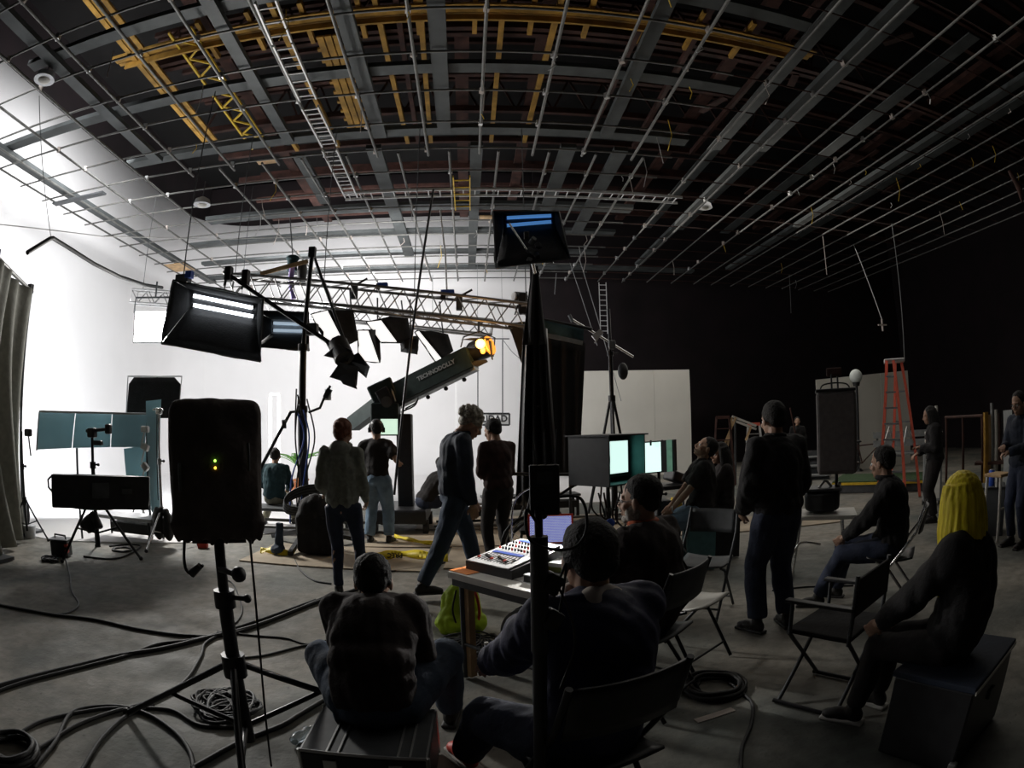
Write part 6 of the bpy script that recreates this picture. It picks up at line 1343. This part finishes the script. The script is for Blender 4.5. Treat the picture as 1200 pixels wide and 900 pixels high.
# second flat behind the right loudspeaker, set at an angle
p0, p1 = FD(956, 445, 17.0), FD(1064, 434, 19.5)
t = thing('scenery_flat', 'white scenery flat behind the right loudspeaker and the globe lamp', 'flat', V((p0.x, p0.y, 0)))
for k in range(3):
    a, b_ = lerp(p0, p1, k / 3), lerp(p0, p1, (k + 1) / 3 - .004)
    part(MB().prism([V((a.x, a.y, 0)), V((b_.x, b_.y, 0)), b_, a], V((.02, .04, 0))), 'panel', flatm, t)
for u in (.1, .9): a = lerp(p0, p1, u); part(MB().bar(V((a.x + .02, a.y + .1, 1.6)), V((a.x + .05, a.y + .9, .02)), .04, .04), 'brace', M['wood'], t)
# bicycle
b = FD(1015, 530, 16.6); b.z = 0; t = thing('bicycle', 'dark bicycle leaning against the right white flat', 'bicycle', b); R = rot2(-.75); L = lambda x, z, y=0: b + R @ V((x, y, z))
for wx in (-.52, .52):
    part(MB().tube([L(wx + .33 * math.cos(k * PI / 12), .34 + .33 * math.sin(k * PI / 12)) for k in range(25)], .022, 6), 'tyre', M['rubber'], t)
    for k in range(6): part(MB().rod(L(wx, .34), L(wx + .32 * math.cos(k * PI / 3), .34 + .32 * math.sin(k * PI / 3)), .005, seg=4), 'spoke', M['alu'], t)
for a, c_ in (((-.52, .34), (-.12, .3)), ((-.12, .3), (-.25, .82)), ((-.12, .3), (.35, .75)), ((-.25, .78), (.35, .82)), ((-.52, .34), (-.22, .75)), ((.52, .34), (.33, .95))): part(MB().rod(L(*a), L(*c_), .02, seg=6), 'frame_tube', M['rust'], t)
part(MB().tube([L(.33, .95), L(.35, 1.05, -.05), L(.42, 1.08, -.28)], .015, 6).tube([L(.35, 1.05, -.05), L(.42, 1.08, .25)], .015, 6), 'handlebar', M['black'], t); part(MB().ell(L(-.27, .9), (.14, .07, .04), R), 'saddle', M['black'], t)
# bench, platform edge, tables in the far right
t = thing('park_bench', 'pale slatted bench beyond the orange ladder', 'bench', foot(1060, 530, 13.8)); c = foot(1062, 530, 13.8); c.z = .25; R = rot2(-.8)
for k in range(2): part(MB().box(c + R @ V((0, .2, .68 + k * .2)), (1.7, .03, .15), R), 'back_slat', M['grey'], t)
for k in range(3): part(MB().box(c + R @ V((0, -.15 + k * .15, .45)), (1.7, .12, .03), R), 'seat_slat', M['grey'], t)
for sx in (-.75, .75): part(MB().box(c + R @ V((sx, 0, .22)), (.05, .4, .44), R), 'leg', M['dgrey'], t); part(MB().box(c + R @ V((sx, .22, .65)), (.05, .04, .5), R), 'back_post', M['dgrey'], t)
t = thing('turf_platform', 'low platform with dark green turf behind the orange ladder', 'platform', foot(1040, 548, 13.0)); c = foot(1040, 548, 13.2); c.z = 0
part(MB().box(c + UP * .22, (2.4, 1.6, .06), rot2(-.8), bev=.01), 'turf', M['grass'], t); part(MB().box(c + UP * .1, (2.36, 1.56, .18), rot2(-.8)), 'base', M['dgrey'], t); part(MB().box(c + rot2(-.8) @ V((0, -.81, .2)), (2.4, .03, .05), rot2(-.8)), 'edge_strip', M['yellow'], t)
t = thing('platform_steps', 'grey stepped platform in the dark behind the big standing man', 'platform', FD(940, 535, 15)); c = foot(938, 540, 15.5); c.z = 0
for k in range(3): part(MB().box(c + rot2(-.5) @ V((0, k * .3, .12 + k * .22)), (1.7, .3, .05), rot2(-.5), bev=.01), 'step', M['grey'], t); part(MB().box(c + rot2(-.5) @ V((0, .1 + k * .3, .06 + k * .2)), (1.66, .04, .14 + k * .2), rot2(-.5)), 'riser', M['dgrey'], t)
# aluminium and red trestles in the back
def trestle(label, bx_, by, d, top_y, w, m, capm, cap=True, tilt=0.):
    a = foot(bx_, by, d); a.z = 0; h = FD(bx_, top_y, d).z; t = thing('step_ladder', label, 'ladder', a); R = rot2(-.45)
    for sx in (-1, 1):
        for sy, mm in ((-1, m), (1, m)): part(MB().bar(a + R @ V((sx * w * .5, sy * .42, .02)), a + R @ V((sx * w * .28 + tilt, 0, h)), .05, .03), 'rail', M[mm], t)
    for k in range(5): u = (k + 1) / 6; part(MB().bar(a + R @ V((-w * .5 + .22 * w * u, -.42 * (1 - u), h * u)), a + R @ V((w * .5 - .22 * w * u, -.42 * (1 - u), h * u)), .08, .025), 'step', M[m], t)
    part(MB().box(a + R @ V((tilt, 0, h)), (w * .62, .2, .08), R), 'top_cap', M[capm], t)
    return t
trestle('small aluminium stepladder with orange top behind the big man', 884, 548, 15.5, 497, .55, 'alu', 'orange')
trestle('red-brown trestle ladder leaning over the dark-haired woman', 848, 548, 15, 489, .6, 'rust', 'rust')
t = thing('trestle_table', 'pale folded trestle with slanting plank behind the dark-haired woman', 'trestle', foot(868, 548, 15)); a = foot(862, 548, 15); a.z = 0
for (p, q_) in (((862, 489), (845, 530)), ((858, 489), (851, 532)), ((880, 500), (874, 516))): part(MB().bar(FD(*p, 15), FD(*q_, 15), .06, .06), 'leg', M['wood'], t)
for dy in (0, 3): part(MB().bar(FD(858, 488 + dy * 1.3, 15), FD(886, 499 + dy * 1.3, 15.2), .08, .05), 'plank', M['plastwhite'], t)
p = FD(846, 530, 15); part(MB().rod(V((p.x, p.y, 0)), p, .03), 'post', M['dgrey'], t); part(MB().rod(V((a.x, a.y, 0)), V((a.x, a.y, FD(862, 489, 15).z)), .03), 'post', M['dgrey'], t)
solo(MB().rod(FD(926, 478, 15), FD(934, 518, 15.2), .02), 'leaning_rod', M['rust'], 'thin brown rod leaning behind the big standing man', 'rod')
# clutter at the far right edge
t = thing('barrier_rail', 'long horizontal pale rail in the dark at far right', 'rail', FD(1130, 488, 13)); a, b_ = FD(1108, 489, 13.5), FD(1152, 487, 11.5)
part(MB().rod(a, b_, .03), 'rail', M['rust'], t)
for u in (.02, .5, .98): p = lerp(a, b_, u); part(MB().rod(V((p.x, p.y, 0)), p, .03), 'post', M['rust'], t)
t = thing('lumber_rack', 'upright boards and poles stacked at the far right', 'rack', foot(1160, 525, 11.5)); 
for k, (x, y0, m_) in enumerate(((1155, 483, 'timber'), (1158, 486, 'wood'), (1162, 472, 'grey'), (1167, 480, 'plastwhite'), (1171, 484, 'rust'), (1152, 490, 'rust'))):
    p = FD(x, y0, 11.3 + .08 * k); part(MB().bar(V((p.x, p.y, 0)), p, .12 if k < 2 else .05, .05), 'board' if k < 2 else 'post', M[m_], t)
part(MB().box(V((FD(1162, 500, 11.5).x, FD(1162, 500, 11.5).y, .6)), (.7, .4, .05), rot2(-1)), 'shelf', M['rust'], t)
p0, p1 = FD(1176, 481, 10.8), FD(1186, 480, 10.4); solo(MB().prism([p0, p1, V((p1.x, p1.y, .02)), V((p0.x, p0.y, .02))], V((.03, .03, 0))), 'pale_board', M['grey'], 'pale board behind the man with glasses', 'board')
t = thing('bar_stool', 'pale wooden stool with crossed bars behind the bottle table at right', 'stool', foot(1169, 600, 7.6)); c = foot(1169, 592, 7.6); c.z = 0
hz = FD(1169, 556, 7.6).z; part(MB().box(c + UP * hz, (.3, .3, .04), bev=.01), 'seat', M['wood'], t)
for sx in (-.12, .12):
    for sy in (-.12, .12): part(MB().rod(c + V((sx * 1.2, sy * 1.2, 0)), c + V((sx, sy, hz)), .02), 'leg', M['plastwhite'], t)
part(MB().rod(c + V((-.14, -.14, hz * .5)), c + V((.14, -.14, hz * .5)), .014), 'rung', M['plastwhite'], t)
t = thing('low_crate', 'low dark crate with a can on it beside the man with glasses', 'crate', foot(1150, 580, 8.2)); c = foot(1150, 585, 8.0); c.z = 0
cz = FD(1162, 568, 8.0).z; part(MB().box(c + UP * cz / 2, (.7, .5, cz), rot2(-.9), bev=.01), 'body', M['dgrey'], t); part(MB().box(c + UP * (cz - .02), (.72, .52, .03), rot2(-.9)), 'lid', M['black'], t)
p = FD(1162, 567, 7.9); t = thing('drink_can', 'blue drink can standing on the low crate', 'can', V((p.x, p.y, cz))); 
part(MB().tube([V((p.x, p.y, cz)) + UP * z for z in (0, .008, .19, .2)], [.035, .045, .045, .036], 14), 'body', M['blue'], t); part(MB().rod(V((p.x, p.y, cz + .2)), V((p.x, p.y, cz + .206)), .034), 'lid', M['alu'], t)
# things held
if TS is not None: bpy.data.scenes.remove(TS)
